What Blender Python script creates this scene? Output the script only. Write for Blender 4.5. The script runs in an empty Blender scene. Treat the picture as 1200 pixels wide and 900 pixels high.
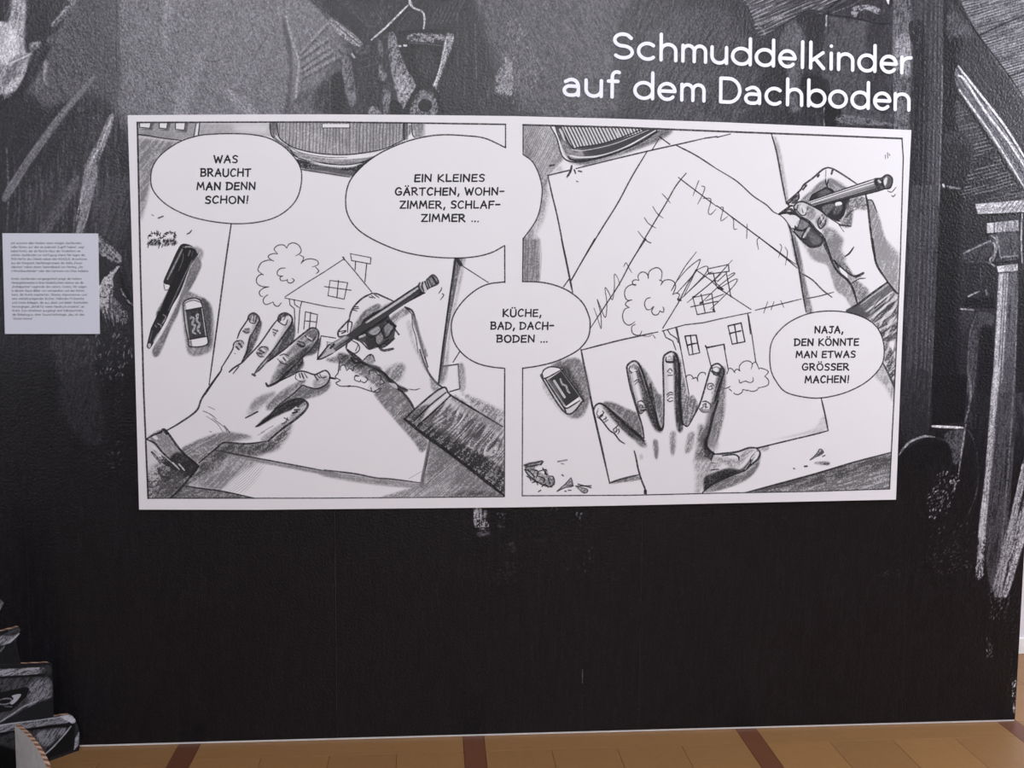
# Exhibition wall: an attic drawn in pencil as wallpaper, a comic board, a text panel, raised title letters and a cardboard cut-out
import bpy, bmesh, math, random
import numpy as np
from mathutils import Vector, Matrix

# ------------------------------------------------------------ camera model (wall plane is y = 0, floor z = 0)
CF, CD, CYAW, CPIT, CROL, CH = 1203.785, 3.39322, 0.07614, 0.09771, 0.00588, 1.55
def cam_axes():
    cy, sy, cp, sp = math.cos(CYAW), math.sin(CYAW), math.cos(CPIT), math.sin(CPIT)
    fwd = np.array([sy*cp, cy*cp, -sp]); right = np.array([cy, -sy, 0.0]); up = np.cross(right, fwd)
    c, s = math.cos(CROL), math.sin(CROL)
    return c*right + s*up, c*up - s*right, fwd
AXR, AXU, AXF = cam_axes()
CPOS = np.array([0.0, -CD, CH])
def on_wall(px, py, y=0.0):
    """where the sight line through a photo pixel meets the upright plane at depth y"""
    px = np.asarray(px, float); py = np.asarray(py, float)
    d = AXF[:, None]*np.ones(px.size) + AXR[:, None]*((px.ravel()-600)/CF) - AXU[:, None]*((py.ravel()-450)/CF)
    t = (y + CD)/d[1]
    return (d[0]*t).reshape(px.shape), (CH + d[2]*t).reshape(px.shape)
def on_floor(px, py, z=0.0):
    d = AXF + AXR*((px-600)/CF) - AXU*((py-450)/CF)
    t = (z - CH)/d[2]
    return d[0]*t, -CD + d[1]*t

def on_plane(px, py, P, n):
    """where the sight line through a photo pixel meets the plane through P with normal n"""
    d = AXF + AXR*((px-600)/CF) - AXU*((py-450)/CF)
    t = np.dot(np.array(P)-CPOS, n)/np.dot(d, n)
    return CPOS + d*t


# ---- camera, world, lights, exposure
sc = bpy.context.scene
col = sc.collection
cam_d = bpy.data.cameras.new('camera'); cam = bpy.data.objects.new('camera', cam_d); col.objects.link(cam); sc.camera = cam
def setup_camera():
    cam_d.sensor_width = 36.0; cam_d.sensor_fit = 'HORIZONTAL'; cam_d.lens = CF/1200*36.0
    cam_d.clip_start = 0.05; cam_d.clip_end = 60
    m = Matrix(((AXR[0], AXU[0], -AXF[0], CPOS[0]), (AXR[1], AXU[1], -AXF[1], CPOS[1]), (AXR[2], AXU[2], -AXF[2], CPOS[2]), (0, 0, 0, 1)))
    cam.matrix_world = m
setup_camera()
world = bpy.data.worlds.new('world'); sc.world = world; world.use_nodes = True
world.node_tree.nodes['Background'].inputs[0].default_value = (.9, .93, 1, 1); world.node_tree.nodes['Background'].inputs[1].default_value = 0.25
def area(name, loc, target, sx, sy, power, colour):
    d = bpy.data.lights.new(name, 'AREA'); d.shape = 'RECTANGLE'; d.size = sx; d.size_y = sy; d.energy = power; d.color = colour
    o = bpy.data.objects.new(name, d); col.objects.link(o); o.location = loc
    o.rotation_euler = (Vector(target)-Vector(loc)).to_track_quat('-Z', 'Y').to_euler()
    return o
area('added_light_right', (4.35, -1.45, 2.5), (0.8, 0, 1.6), 0.9, 1.0, 92, (.97, .975, 1.0))  # added area light brightening the right side; the wall has no window
area('fill_light_front', (0.6, -5.2, 2.3), (0.4, 0, 1.5), 2.0, 0.9, 42, (.97, .975, 1.0))  # added frontal fill from behind the camera, no fixture there
area('ceiling_light_left', (-1.2, -2.9, 3.3), (-.5, 0, 1.6), 0.42, 0.28, 31, (.95, .97, 1.0))
area('ceiling_light_middle', (0.98, -3.1, 3.32), (0.7, 0, 1.8), 0.36, 0.25, 38, (.97, .97, 1.0))
area('added_light_left', (-3.3, -3.4, 1.9), (-1, 0, .8), 0.7, 1.6, 12, (.95, .97, 1.0))  # added low light for the cut-out's wall shadow; no doorway is built
area('gallery_light_behind', (3.4, -.6, 3.3), (2.9, .3, 0), 1.0, .6, 30, (.92, .94, 1.0))
sc.view_settings.view_transform = 'Standard'; sc.view_settings.look = 'None'; sc.view_settings.gamma = 1.0
sc.view_settings.use_curve_mapping = False; sc.view_settings.exposure = -0.04

# ------------------------------------------------------------ pencil painter: prints are drawn here stroke by stroke in wall metres
RNG = np.random.RandomState(7)
LAT = RNG.rand(512, 512)
def vnoise(u, v):
    iu = np.floor(u).astype(int); iv = np.floor(v).astype(int)
    fu = u-iu; fv = v-iv
    fu = fu*fu*(3-2*fu); fv = fv*fv*(3-2*fv)
    iu &= 511; iv &= 511; ju = (iu+1) & 511; jv = (iv+1) & 511
    return (LAT[iv, iu]*(1-fu)+LAT[iv, ju]*fu)*(1-fv)+(LAT[jv, iu]*(1-fu)+LAT[jv, ju]*fu)*fv
def parse(p):
    if isinstance(p, str):
        return [tuple(float(c) for c in q.split(',')) for q in p.split()]
    return list(p)
def catmull(P, n=6, closed=False):
    P = [np.array(p, float) for p in P]
    if len(P) < 3: return np.array(P)
    out = []
    m = len(P)
    rng = range(m) if closed else range(m-1)
    for i in rng:
        p1, p2 = P[i], P[(i+1) % m]
        p0 = P[i-1] if (closed or i > 0) else 2*p1-p2
        p3 = P[(i+2) % m] if (closed or i+2 < m) else 2*p2-p1
        for k in range(n):
            t = k/n
            out.append(0.5*((2*p1)+(p2-p0)*t+(2*p0-5*p1+4*p2-p3)*t*t+(3*p1-p0-3*p2+p3)*t**3))
    if not closed: out.append(P[-1])
    return np.array(out)
def box1(a, r, ax):
    if r < 1: return a
    pad = [(0, 0), (0, 0)]; pad[ax] = (r+1, r)
    c = np.cumsum(np.pad(a, pad, mode='edge'), axis=ax)
    n = a.shape[ax]
    hi = np.take(c, np.arange(2*r+1, 2*r+1+n), axis=ax); lo = np.take(c, np.arange(0, n), axis=ax)
    return (hi-lo)/(2*r+1)
def blur(a, r):
    r = int(round(r))
    for ax in (0, 1):
        for _ in range(2): a = box1(a, r, ax)
    return a
class Canvas:
    def __init__(s, x0, z0, x1, z1, res, base):
        s.x0, s.z1, s.res = x0, z1, res
        s.w, s.h = int(round((x1-x0)*res)), int(round((z1-z0)*res))
        s.a = np.full((s.h, s.w), base, float)
        s.k = 0.002785*res
        s.fr(0, 0, 1)
        s.y = 0.0; s.local = None; s.bs = 1.0; s.ws = 1.0; s.tooth = .5; s.tf = .7
    def fr(s, ox, oy, sc): s.ox, s.oy, s.sc = ox, oy, sc
    def T(s, P):
        P = np.array(P, float)
        if s.local is not None:
            L = np.array([s.local(s.ox+p[0]/s.sc, s.oy+p[1]/s.sc) for p in P])
            return np.stack([(L[:, 0]-s.x0)*s.res, (s.z1-L[:, 1])*s.res], 1)
        x, z = on_wall(s.ox+P[:, 0]/s.sc, s.oy+P[:, 1]/s.sc, s.y)
        return np.stack([(x-s.x0)*s.res, (s.z1-z)*s.res], 1)
    def region(s, Q, m):
        x0 = max(0, int(Q[:, 0].min()-m)); x1 = min(s.w, int(Q[:, 0].max()+m)+2)
        y0 = max(0, int(Q[:, 1].min()-m)); y1 = min(s.h, int(Q[:, 1].max()+m)+2)
        return x0, x1, y0, y1
    def grain(s, x0, x1, y0, y1, g=0.5):
        Y, X = np.mgrid[y0:y1, x0:x1]
        n = vnoise(X*0.62+3.1, Y*0.62+7.7)*0.6+vnoise(X*0.23+91, Y*0.25+17)*0.4
        return np.clip(1+g*(n-0.62)*2.2, 0, 1.25)
    def S(s, P, w=1.0, d=0.92, v=0.075, sm=True, cl=False, tp=(0.75, 0.6), g=0.45):
        """a pencil stroke; w in photo-pixel widths"""
        P = parse(P)
        Q = s.T(P)
        if sm: Q = catmull(Q, 6, cl)
        if cl: Q = np.vstack([Q, Q[:1]])
        r = w*s.ws*s.k/2
        x0, x1, y0, y1 = s.region(Q, r+2)
        if x1 <= x0 or y1 <= y0: return
        cov = np.zeros((y1-y0, x1-x0))
        n = len(Q)-1
        for i in range(n):
            ax, ay = Q[i]; bx, by = Q[i+1]
            t = (i+0.5)/n
            rr = r if cl else r*(tp[0]+(1-tp[0])*min(1, t*5))*(tp[1]+(1-tp[1])*min(1, (1-t)*5))
            m = rr+1.5
            u0 = max(x0, int(min(ax, bx)-m)); u1 = min(x1, int(max(ax, bx)+m)+2)
            v0 = max(y0, int(min(ay, by)-m)); v1 = min(y1, int(max(ay, by)+m)+2)
            if u1 <= u0 or v1 <= v0: continue
            X = np.arange(u0, u1)[None, :]+0.5; Y = np.arange(v0, v1)[:, None]+0.5
            dx, dy = bx-ax, by-ay; L = dx*dx+dy*dy+1e-9
            tt = np.clip(((X-ax)*dx+(Y-ay)*dy)/L, 0, 1)
            D = np.hypot(X-ax-tt*dx, Y-ay-tt*dy)
            c = np.clip(rr+0.5-D, 0, 1)
            if rr < 0.5: c *= rr*2
            sub = cov[v0-y0:v1-y0, u0-x0:u1-x0]
            np.maximum(sub, c, out=sub)
        A = s.a[y0:y1, x0:x1]
        A += (v-A)*np.clip(cov*d*(s.grain(x0, x1, y0, y1, g) if g else 1), 0, 1)
    def mask(s, P, sm=True, b=0):
        P = parse(P)
        Q = s.T(P)
        if sm: Q = catmull(Q, 5, True)
        r = b*s.k
        x0, x1, y0, y1 = s.region(Q, 2*r+2)
        if x1 <= x0 or y1 <= y0: return None
        H, W = y1-y0, x1-x0
        M = np.zeros((H, W+1))
        A = Q; B = np.roll(Q, -1, 0)
        for sub in (0.17, 0.5, 0.83):
            for j in range(H):
                yy = y0+j+sub
                c = (A[:, 1] <= yy) != (B[:, 1] <= yy)
                if not c.any(): continue
                a, bb = A[c], B[c]
                xs = np.sort(a[:, 0]+(yy-a[:, 1])*(bb[:, 0]-a[:, 0])/(bb[:, 1]-a[:, 1]))-x0
                for k in range(0, len(xs)-1, 2):
                    for xx, sg in ((xs[k], 1), (xs[k+1], -1)):
                        xx = min(max(xx, 0), W-1e-3); i = int(xx); f = xx-i
                        M[j, i] += sg*(1-f); M[j, i+1] += sg*f
        M = np.cumsum(M, 1)[:, :W]/3
        if r >= 1: M = blur(M, r/2)
        return x0, x1, y0, y1, np.clip(M, 0, 1)
    def F(s, P, v, a=1.0, sm=True):
        """flat fill"""
        m = s.mask(P, sm)
        if m is None: return
        x0, x1, y0, y1, M = m
        A = s.a[y0:y1, x0:x1]; A += (v-A)*M*a
    def T_(s, P, v, a=0.7, b=2, ang=45, lx=10, ly=1.3, con=1.2, sm=True):
        """smudged pencil tone: directional grain; lx, ly are its lengths in photo pixels"""
        m = s.mask(P, sm, b*s.bs)
        if m is None: return
        x0, x1, y0, y1, M = m
        Y, X = np.mgrid[y0:y1, x0:x1]
        c, q = math.cos(math.radians(ang)), math.sin(math.radians(ang))
        u = (X*c-Y*q)/(lx*s.k); w = (X*q+Y*c)/(ly*s.k)
        n = 0.65*vnoise(u+11, w+5)+0.35*vnoise(u*2.3+51, w*1.9+77)
        f = .6*vnoise(X*s.tf+9, Y*s.tf+2)+.4*vnoise(X*s.tf*.5+49, Y*s.tf*.5+72)
        t = np.clip(0.5+(n-0.5)*con*1.5+(f-0.5)*(con+.5)*s.tooth*2, 0, 1)*1.1
        A = s.a[y0:y1, x0:x1]; A += (v-A)*np.clip(M*a*(1-con*0.5+con*0.5*2*t*0.9), 0, 1)
    def H(s, P, ang, sp, w, v, a=0.8, b=0.5, jit=0.5, gap=0.5, sm=True):
        """ruled hatching: lines at an angle, sp apart (photo pixels)"""
        m = s.mask(P, sm, b)
        if m is None: return
        x0, x1, y0, y1, M = m
        Y, X = np.mgrid[y0:y1, x0:x1]
        c, q = math.cos(math.radians(ang)), math.sin(math.radians(ang))
        u = (X*c-Y*q)/s.k; t = (X*q+Y*c)/s.k
        t = t+(vnoise(u*0.04+3, t*0.08+8)-0.5)*sp*jit*3
        fr = t/sp; i = np.floor(fr); e = np.abs(fr-i-0.5)*sp
        L = np.clip((w/2-e)*s.k+0.5, 0, 1)
        L = L*np.clip((vnoise(u*0.07+i*13.7, i*7.3)-gap+0.55)*3, 0, 1)*(0.6+0.6*vnoise(X*0.6, Y*0.6))
        A = s.a[y0:y1, x0:x1]; A += (v-A)*np.clip(L*M*a, 0, 1)
    def specks(s, P, n, v, size=1.0, asp=2, ang=80, seed=1, d=0.8):
        r = random.Random(seed); P = parse(P)
        xs = [p[0] for p in P]; ys = [p[1] for p in P]; k = 0; tries = 0
        while k < n and tries < n*20:
            tries += 1
            x, y = r.uniform(min(xs), max(xs)), r.uniform(min(ys), max(ys))
            ins = False
            for i in range(len(P)):
                (ax, ay), (bx, by) = P[i], P[i-1]
                if (ay > y) != (by > y) and x < (bx-ax)*(y-ay)/(by-ay)+ax: ins = not ins
            if not ins: continue
            k += 1
            L = size*asp*r.uniform(0.3, 1.2)*s.sc; an = math.radians(ang+r.gauss(0, 18))
            s.S([(x, y), (x+L*math.cos(an), y-L*math.sin(an))], size*r.uniform(0.6, 1.3), d*r.uniform(0.4, 1), v, sm=False, g=0.2)

# ------------------------------------------------------------ stroke letters
def arc(cx, cy, rx, ry, a0, a1, n=None):
    n = n or max(4, int(abs(a1-a0)/16))
    return [(cx+rx*math.cos(math.radians(a0+(a1-a0)*i/n)), cy+ry*math.sin(math.radians(a0+(a1-a0)*i/n))) for i in range(n+1)]
# rounded geometric letters: x-height 1, baseline 0, ascender 1.63, cap 1.5; each glyph: (width, strokes)
def _bowl(side):
    return arc(.5, .5, .5, .5, 0, 360, 24)
RND = {
 'a': (.96, [[(.08, .86)]+arc(.48, .56, .44, .44, 128, 0)[1:]+[(.92, 0)], [(.92, .56)]+[(.45, .58)]+arc(.36, .29, .36, .29, 90, 270)+[(.52, 0)]+arc(.56, .36, .36, .36, 270, 350)]),
 'b': (1.0, [[(0, 1.63), (0, 0)], _bowl(1)]), 'c': (.88, [arc(.5, .5, .5, .5, 48, 312, 18)]),
 'd': (1.0, [[(1, 1.63), (1, 0)], _bowl(1)]), 'e': (.98, [[(.02, .52), (.98, .52)]+arc(.5, .5, .48, .5, 4, 318, 20)]),
 'f': (.72, [[(.25, 0), (.25, 1.25)]+arc(.55, 1.27, .30, .34, 180, 60), [(0, 1), (.62, 1)]]),
 'g': (1.0, [_bowl(1), [(1, 1), (1, 0)]+arc(.5, -.1, .5, .42, 0, -140)]), 'h': (.84, [[(0, 1.63), (0, 0)], [(0, .55)]+arc(.42, .58, .42, .42, 180, 0)+[(.84, 0)]]),
 'i': (.0, [[(0, 1), (0, 0)], [(0, 1.45), (0, 1.451)]]), 'j': (.1, [[(.1, 1), (.1, -.2), (-.1, -.42)], [(.1, 1.45), (.1, 1.451)]]),
 'k': (.8, [[(0, 1.63), (0, 0)], [(.76, 1), (0, .42)], [(.26, .62), (.8, 0)]]), 'l': (0, [[(0, 1.63), (0, 0)]]),
 'm': (1.46, [[(0, 1), (0, 0)], [(0, .6)]+arc(.365, .635, .365, .365, 180, 0)+[(.73, 0)], [(.73, .6)]+arc(1.095, .635, .365, .365, 180, 0)+[(1.46, 0)]]),
 'n': (.84, [[(0, 1), (0, 0)], [(0, .55)]+arc(.42, .58, .42, .42, 180, 0)+[(.84, 0)]]), 'o': (1.0, [_bowl(1)]),
 'p': (1.0, [[(0, 1), (0, -.5)], _bowl(1)]), 'q': (1.0, [[(1, 1), (1, -.5)], _bowl(1)]),
 'r': (.52, [[(0, 1), (0, 0)], [(0, .5)]+arc(.48, .5, .48, .48, 180, 84)]),
 's': (.7, [[(.66, .85)]+arc(.35, .75, .32, .25, 60, 250)+arc(.35, .26, .34, .26, 80, -130)]),
 't': (.6, [[(.25, 1.4), (.25, .25)]+arc(.5, .27, .25, .27, 180, 280), [(0, 1), (.55, 1)]]),
 'u': (.84, [[(0, 1)]+arc(.42, .42, .42, .42, 180, 360)+[(.84, 1), (.84, 0)]]),
 'v': (.8, [[(0, 1), (.4, 0), (.8, 1)]]), 'w': (1.2, [[(0, 1), (.3, 0), (.6, .9), (.9, 0), (1.2, 1)]]), 'x': (.8, [[(0, 1), (.8, 0)], [(.8, 1), (0, 0)]]),
 'y': (.8, [[(0, 1), (.4, 0)], [(.8, 1), (.2, -.5)]]), 'z': (.7, [[(0, 1), (.7, 1), (0, 0), (.7, 0)]]),
 'S': (1.1, [[(1.03, 1.27)]+arc(.55, 1.13, .5, .38, 40, 250, 14)[1:]+arc(.55, .38, .55, .38, 76, -142, 14)]),
 'D': (1.22, [[(0, 0), (0, 1.5), (.5, 1.5)]+arc(.5, .75, .72, .75, 90, -90, 16)[1:]+[(0, 0)]]),
 'A': (1.2, [[(0, 0), (.6, 1.5), (1.2, 0)], [(.22, .5), (.98, .5)]]), 'B': (.95, [[(0, 0), (0, 1.5), (.5, 1.5)]+arc(.5, 1.13, .38, .37, 90, -90)+[(0, .76)], [(.5, .76)]+arc(.5, .38, .43, .38, 90, -90)+[(0, 0)]]),
 'C': (1.2, [arc(.72, .75, .72, .75, 45, 315, 16)]), 'E': (.9, [[(.9, 1.5), (0, 1.5), (0, 0), (.9, 0)], [(0, .78), (.8, .78)]]),
 'F': (.9, [[(.9, 1.5), (0, 1.5), (0, 0)], [(0, .75), (.8, .75)]]), 'G': (1.35, [arc(.72, .75, .72, .75, 45, 350, 18)+[(1.42, .7), (.85, .7)]]),
 'H': (1.1, [[(0, 0), (0, 1.5)], [(1.1, 0), (1.1, 1.5)], [(0, .78), (1.1, .78)]]), 'I': (0, [[(0, 0), (0, 1.5)]]),
 'K': (1.05, [[(0, 0), (0, 1.5)], [(1, 1.5), (0, .6)], [(.35, .9), (1.05, 0)]]), 'L': (.85, [[(0, 1.5), (0, 0), (.85, 0)]]),
 'N': (1.15, [[(0, 0), (0, 1.5), (1.15, 0), (1.15, 1.5)]]), 'O': (1.45, [arc(.72, .75, .72, .75, 0, 360, 20)]),
 'R': (1.0, [[(0, 0), (0, 1.5), (.55, 1.5)]+arc(.55, 1.1, .4, .4, 90, -90)+[(0, .7)], [(.5, .7), (1, 0)]]),
 'W': (1.8, [[(0, 1.5), (.45, 0), (.9, 1.4), (1.35, 0), (1.8, 1.5)]]), 'Z': (1.0, [[(0, 1.5), (1, 1.5), (0, 0), (1, 0)]]),
 '1': (.3, [[(0, 1.25), (.3, 1.5), (.3, 0)]]), '2': (.8, [arc(.4, 1.1, .4, .4, 160, -40)+[(0, 0), (.8, 0)]]), '3': (.8, [arc(.38, 1.12, .36, .38, 150, -90)+arc(.38, .38, .42, .38, 90, -150)]),
 '5': (.8, [[(.75, 1.5), (.1, 1.5), (.05, .8)]+arc(.38, .47, .42, .47, 110, -150)]), '9': (.9, [arc(.45, 1.05, .45, .45, 0, 360, 16), [(.9, 1.05), (.45, 0)]]), '0': (.95, [arc(.47, .75, .47, .75, 0, 360, 18)]),
 ',': (.1, [[(.1, .1), (0, -.25)]]), '.': (0, [[(0, 0), (0, .01)]]), '-': (.5, [[(0, .5), (.5, .5)]]), '"': (.3, [[(0, 1.55), (0, 1.25)], [(.3, 1.55), (.3, 1.25)]]), '_': (.3, [[(.1, .15), (0, -.2)], [(.4, .15), (.3, -.2)]]),
}
for k_, b_ in (('ä', 'a'), ('ö', 'o'), ('ü', 'u')): RND[k_] = (RND[b_][0], RND[b_][1]+[[(.25, 1.42), (.25, 1.43)], [(.68, 1.42), (.68, 1.43)]])
RND['Ü'] = RND['u']; RND['ß'] = RND['B']
# hand-lettered comic capitals, height 1
CMC = {
 'A': (.74, [[(0, -.02), (.40, 1.0), (.70, 0)], [(.12, .36), (.66, .38)]]), 'B': (.62, [[(.05, 1), (.0, 0)], [(-.04, .98), (.42, .98), (.54, .80), (.44, .58), (.06, .52)], [(.06, .52), (.48, .48), (.6, .27), (.46, .06), (-.03, 0)]]),
 'C': (.66, [[(.64, .86), (.46, 1), (.2, .88), (.03, .52), (.08, .18), (.28, 0), (.62, .12)]]), 'D': (.72, [[(.08, .98), (.02, 0)], [(-.03, .97), (.35, .97), (.64, .78), (.70, .46), (.52, .14), (-.02, -.01)]]),
 'E': (.56, [[(.58, .98), (.06, .95), (.0, .02), (.56, .04)], [(.04, .52), (.5, .54)]]), 'F': (.56, [[(.6, .98), (.06, .95), (.0, 0)], [(.04, .5), (.5, .53)]]),
 'G': (.74, [[(.66, .84), (.45, 1), (.18, .86), (.02, .5), (.1, .14), (.34, 0), (.64, .12), (.70, .44), (.40, .42)]]), 'H': (.7, [[(.06, 1), (.0, 0)], [(.68, 1), (.66, 0)], [(.03, .5), (.67, .52)]]),
 'I': (.06, [[(.06, 1), (.02, 0)]]), 'J': (.55, [[(.14, .97), (.62, 1)], [(.42, .98), (.42, .2), (.25, 0), (.0, .16)]]), 'K': (.66, [[(.05, 1), (.02, 0)], [(.58, 1), (.06, .46), (.66, 0)]]),
 'L': (.55, [[(.06, 1), (.02, .02), (.56, .04)]]), 'M': (.86, [[(.0, 0), (.12, .98), (.42, .3), (.72, 1), (.84, 0)]]), 'N': (.72, [[(.02, 0), (.06, .98), (.64, .04), (.70, 1)]]),
 'O': (.76, [[(.38, 1), (.1, .84), (.01, .48), (.14, .1), (.42, 0), (.68, .18), (.75, .56), (.6, .9), (.36, 1)]]), 'R': (.66, [[(.04, .98), (.02, 0)], [(-.04, .97), (.4, 1), (.56, .8), (.46, .56), (.06, .46)], [(.22, .48), (.64, 0)]]),
 'S': (.56, [[(.58, .88), (.36, 1), (.1, .86), (.12, .62), (.44, .46), (.54, .24), (.36, .02), (.0, .08)]]), 'T': (.66, [[(-.02, .94), (.68, 1)], [(.34, .97), (.30, 0)]]),
 'U': (.7, [[(.04, 1), (.02, .3), (.18, .02), (.46, .02), (.66, .28), (.68, 1)]]), 'W': (.96, [[(.0, 1), (.22, .02), (.48, .8), (.70, .02), (.96, 1)]]), 'Z': (.64, [[(.02, .97), (.64, .98), (.02, .02), (.66, .04)]]),
 '!': (.14, [[(.14, 1.05), (.08, .32)], [(.04, .03), (.05, .05)]]), ',': (.14, [[(.12, .12), (.02, -.2)]]), '.': (.06, [[(.03, .02), (.04, .04)]]), '-': (.46, [[(0, .48), (.46, .5)]]),
}
for k_, b_ in (('Ä', 'A'), ('Ö', 'O'), ('Ü', 'U')): CMC[k_] = (CMC[b_][0], CMC[b_][1]+[[(.22, 1.24), (.22, 1.26)], [(.54, 1.24), (.54, 1.26)]])
def comic_line(C, txt, xl, xr, yt, yb, w=1.75):
    """one hand-lettered line between photo pixels xl..xr, cap tops at yt, baseline at yb"""
    r = random.Random(len(txt)*31+ord(txt[0])); x = 0; items = []
    for ch in txt:
        if ch == ' ': x += .50; continue
        if ch == '.' : x += .02
        items.append((ch, x)); x += CMC[ch][0]+.25
    W = x-.25; h = yb-yt
    for ch, gx in items:
        dy = r.uniform(-.03, .03)
        for st in CMC[ch][1]:
            P = [(xl+(gx+q[0])/W*(xr-xl), yb-(q[1]+dy)*h*(1 if q[1] < 1.1 else 1)) for q in st]
            C.S(P, w/C.ws*r.uniform(.9, 1.1), 1.0, 0.10, sm=len(P) > 4 and ch not in 'MNWZEABKR' or ch in 'B', tp=(.95, .8), g=0.1)
PAPER, BT = 0.90, .012
def draw_board():
    x0, _ = on_wall(160, 597); x1, _ = on_wall(1072, 152); _, z0 = on_wall(160, 603); _, z1 = on_wall(150, 130)
    C = Canvas(float(x0)-.06, float(z0)-.02, float(x1)+.02, float(z1)+.03, 1050, PAPER)
    C.y = -BT; C.bs = 1.15; C.ws = 1.24; C.tooth = .65; C.tf = .5
    S, F, T, H, fr = C.S, C.F, C.T_, C.H, C.fr
    P = PAPER
    # ================= left panel: things on the desk
    fr(150, 130, 5)
    T('60,68 410,68 400,150 300,172 60,145', .55, .8, .5, 50, 5, 2, .5, sm=False)
    T('415,75 830,75 835,150 600,130 400,145', .62, .8, 1, 60, 8, 2, .5, sm=False)
    T('600,70 830,70 830,140 640,128', P, .75, 8, 60, 8, 2, .2, sm=False)
    for a, b, c in ((70, 130, 100), (185, 228, 104), (280, 332, 112)):
        F([(a, 72), (b, 72), (b-4, c), (a, c-6)], P, 1, False)
        S([(a-2, 72), (a-2, c-4), (b-2, c+1), (b+4, 74)], .9, .8, sm=False)
        T([(b+4, 72), (b+22, 72), (b+12, c+14), (a, c+10), (b, c)], .3, .7, .5, 60, 4, 1, .5, sm=False)
    S('58,138 120,145 200,160 310,172', 1.2, .9); F('60,146 180,160 300,176 300,184 60,156', P, .8, False)
    S('420,74 412,145', 1, .9); S('398,76 385,148', .8, .7); F('402,76 415,76 408,145 392,147', P, 1, False)
    T('60,160 300,185 170,260 130,400 110,520 70,640', .52, .85, 3, 52, 24, 1.6, 1.1, sm=False)
    H('60,150 320,180 150,300 120,470 75,640', 55, 1.6, .6, .35, .5, 3)
    # bowl
    fr(300, 0, 3.75)
    F('60,540 95,545 100,615 170,652 260,674 360,682 450,676 560,656 650,620 700,600 690,540', P, 1)
    T('95,540 650,540 645,620 560,655 450,675 360,680 260,672 170,650 108,612', .60, .8, .6, 88, 20, 1.6, 1.1)
    T('250,540 640,540 620,620 480,670 300,600', .52, .5, 3, 88, 14, 1.6, 1)
    H('95,540 650,540 645,620 560,655 450,675 360,680 260,672 170,650 108,612', 88, 3.8, .9, .25, .75, .5, .15)
    T('60,540 95,540 85,600 150,650 180,690 120,640 75,605', .35, .8, .5, 80, 6, 2, .6)
    S('60,545 66,590 78,608', 1.1); S('92,545 98,590 112,615 170,650 260,672 360,680 450,675 560,655 642,618', 1.1)
    T('165,665 260,690 380,700 500,690 600,655 540,690 470,715 380,725 260,712 170,685', .50, .85, .6, 0, 20, 1.2, .9)
    S('150,660 180,690 260,712 380,725 460,715 540,680', 1.3); S('140,640 200,672 300,690 400,692', .7, .7)
    T('180,698 300,730 420,735 500,700 470,738 430,772 300,752 200,738', .16, .9, .9, 0, 20, 1.2, .9)
    S('185,690 300,722 400,728 460,718', .7, 1, P); S('200,745 300,760 412,778', 1.3)
    T('210,748 300,762 410,778 440,760 300,735', .45, .6, 1, 0, 9, 1, .5)
    F('290,545 410,545 410,562 290,562', P, 1, False); S('290,545 290,562 412,562 412,545', .8, .8, sm=False)
    T('645,540 668,540 668,612 646,618', .35, .8, .5, 88, 9, 1, .6, sm=False); S('650,545 650,614', 1.3); S('684,545 688,590 700,606', 1.1)
    T('684,540 740,540 740,600 700,606', .5, .85, 2, 88, 9, 1.3, .9, sm=False)
    # sheets of paper
    fr(0, 0, 1)
    S('271,262 264,310 254,385 245,451', 1.4, .95)
    fr(150, 430, 5)
    T('120,770 250,770 320,697 560,730 745,772', .38, .85, .6, 20, 8, 2, .8, sm=False)
    T('320,690 420,575 560,450 820,440 900,470 760,520 700,525 760,555 600,660 540,728', .52, .8, 4, 48, 18, 2, 1.0, sm=False)
    T('400,590 560,455 780,445 900,380 960,330 900,450 760,515 600,520 440,640', .28, .75, 4, 40, 10, 2, 1.1)
    H('440,690 800,540 700,720 560,735', 45, 2.4, .6, .4, .5, 3)
    F('520,498 760,548 1200,640 1200,900 760,900 745,772 560,730 700,640 790,560', P, .0)
    S('510,488 700,525 900,562 1200,618', 1.5); S('320,695 430,712 560,730 745,770', 1.4)
    T('520,492 700,528 1200,620 1200,640 900,585 700,545', .5, .8, 1, -8, 12, 1, .8)
    fr(380, 430, 5)
    T('628,430 575,690 330,765 1050,760 880,620 700,470', .50, .85, 1.5, 40, 16, 2, 1.1, sm=False)
    T('640,430 600,690 760,700 1000,740 700,480', .42, .5, 4, 45, 12, 2, 1, sm=False)
    T('700,755 860,720 1000,735 1050,762', .3, .7, 3, 30, 9, 2, 1, sm=False)
    H('560,690 760,560 700,760 400,765', 42, 2.2, .7, .85, .6, 2)
    S('0,604 180,626 300,650 400,658 570,680', 1.5); S('572,678 590,590 622,430', 2.2)
    T('0,608 300,652 400,662 572,684 600,680 590,710 300,690 0,640', .52, .85, 2, -8, 16, 1, .8)
    T('630,430 596,560 582,690 560,690 585,560 612,430', .45, .8, .8, 80, 12, 1, .6)
    S('495,655 575,610', .5, .35)
    # dark sheet edge right of the hand
    fr(380, 280, 5)
    T('765,105 812,108 785,220 745,430 715,600 690,800 668,850 690,640 718,450 745,260', .35, .95, .8, 84, 22, 1.2, .9)
    T('812,108 830,112 775,380 735,600 720,800 690,800', .6, .6, 2, 70, 10, 1.2, 1)
    S('770,106 745,270 720,450 695,640 668,845', 1.7); S('772,108 800,150', 3.5, .8)
    S('800,152 960,255', .9); S('795,658 755,722', 1)
    S('700,746 785,734 795,878 735,895', 1.3, sm=False); T('785,740 820,745 825,870 795,885', .55, .8, 2, 70, 10, 1, 1); T('700,752 725,750 690,850 680,830', .5, .7, 1, 60, 9, 1, 1)
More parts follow.
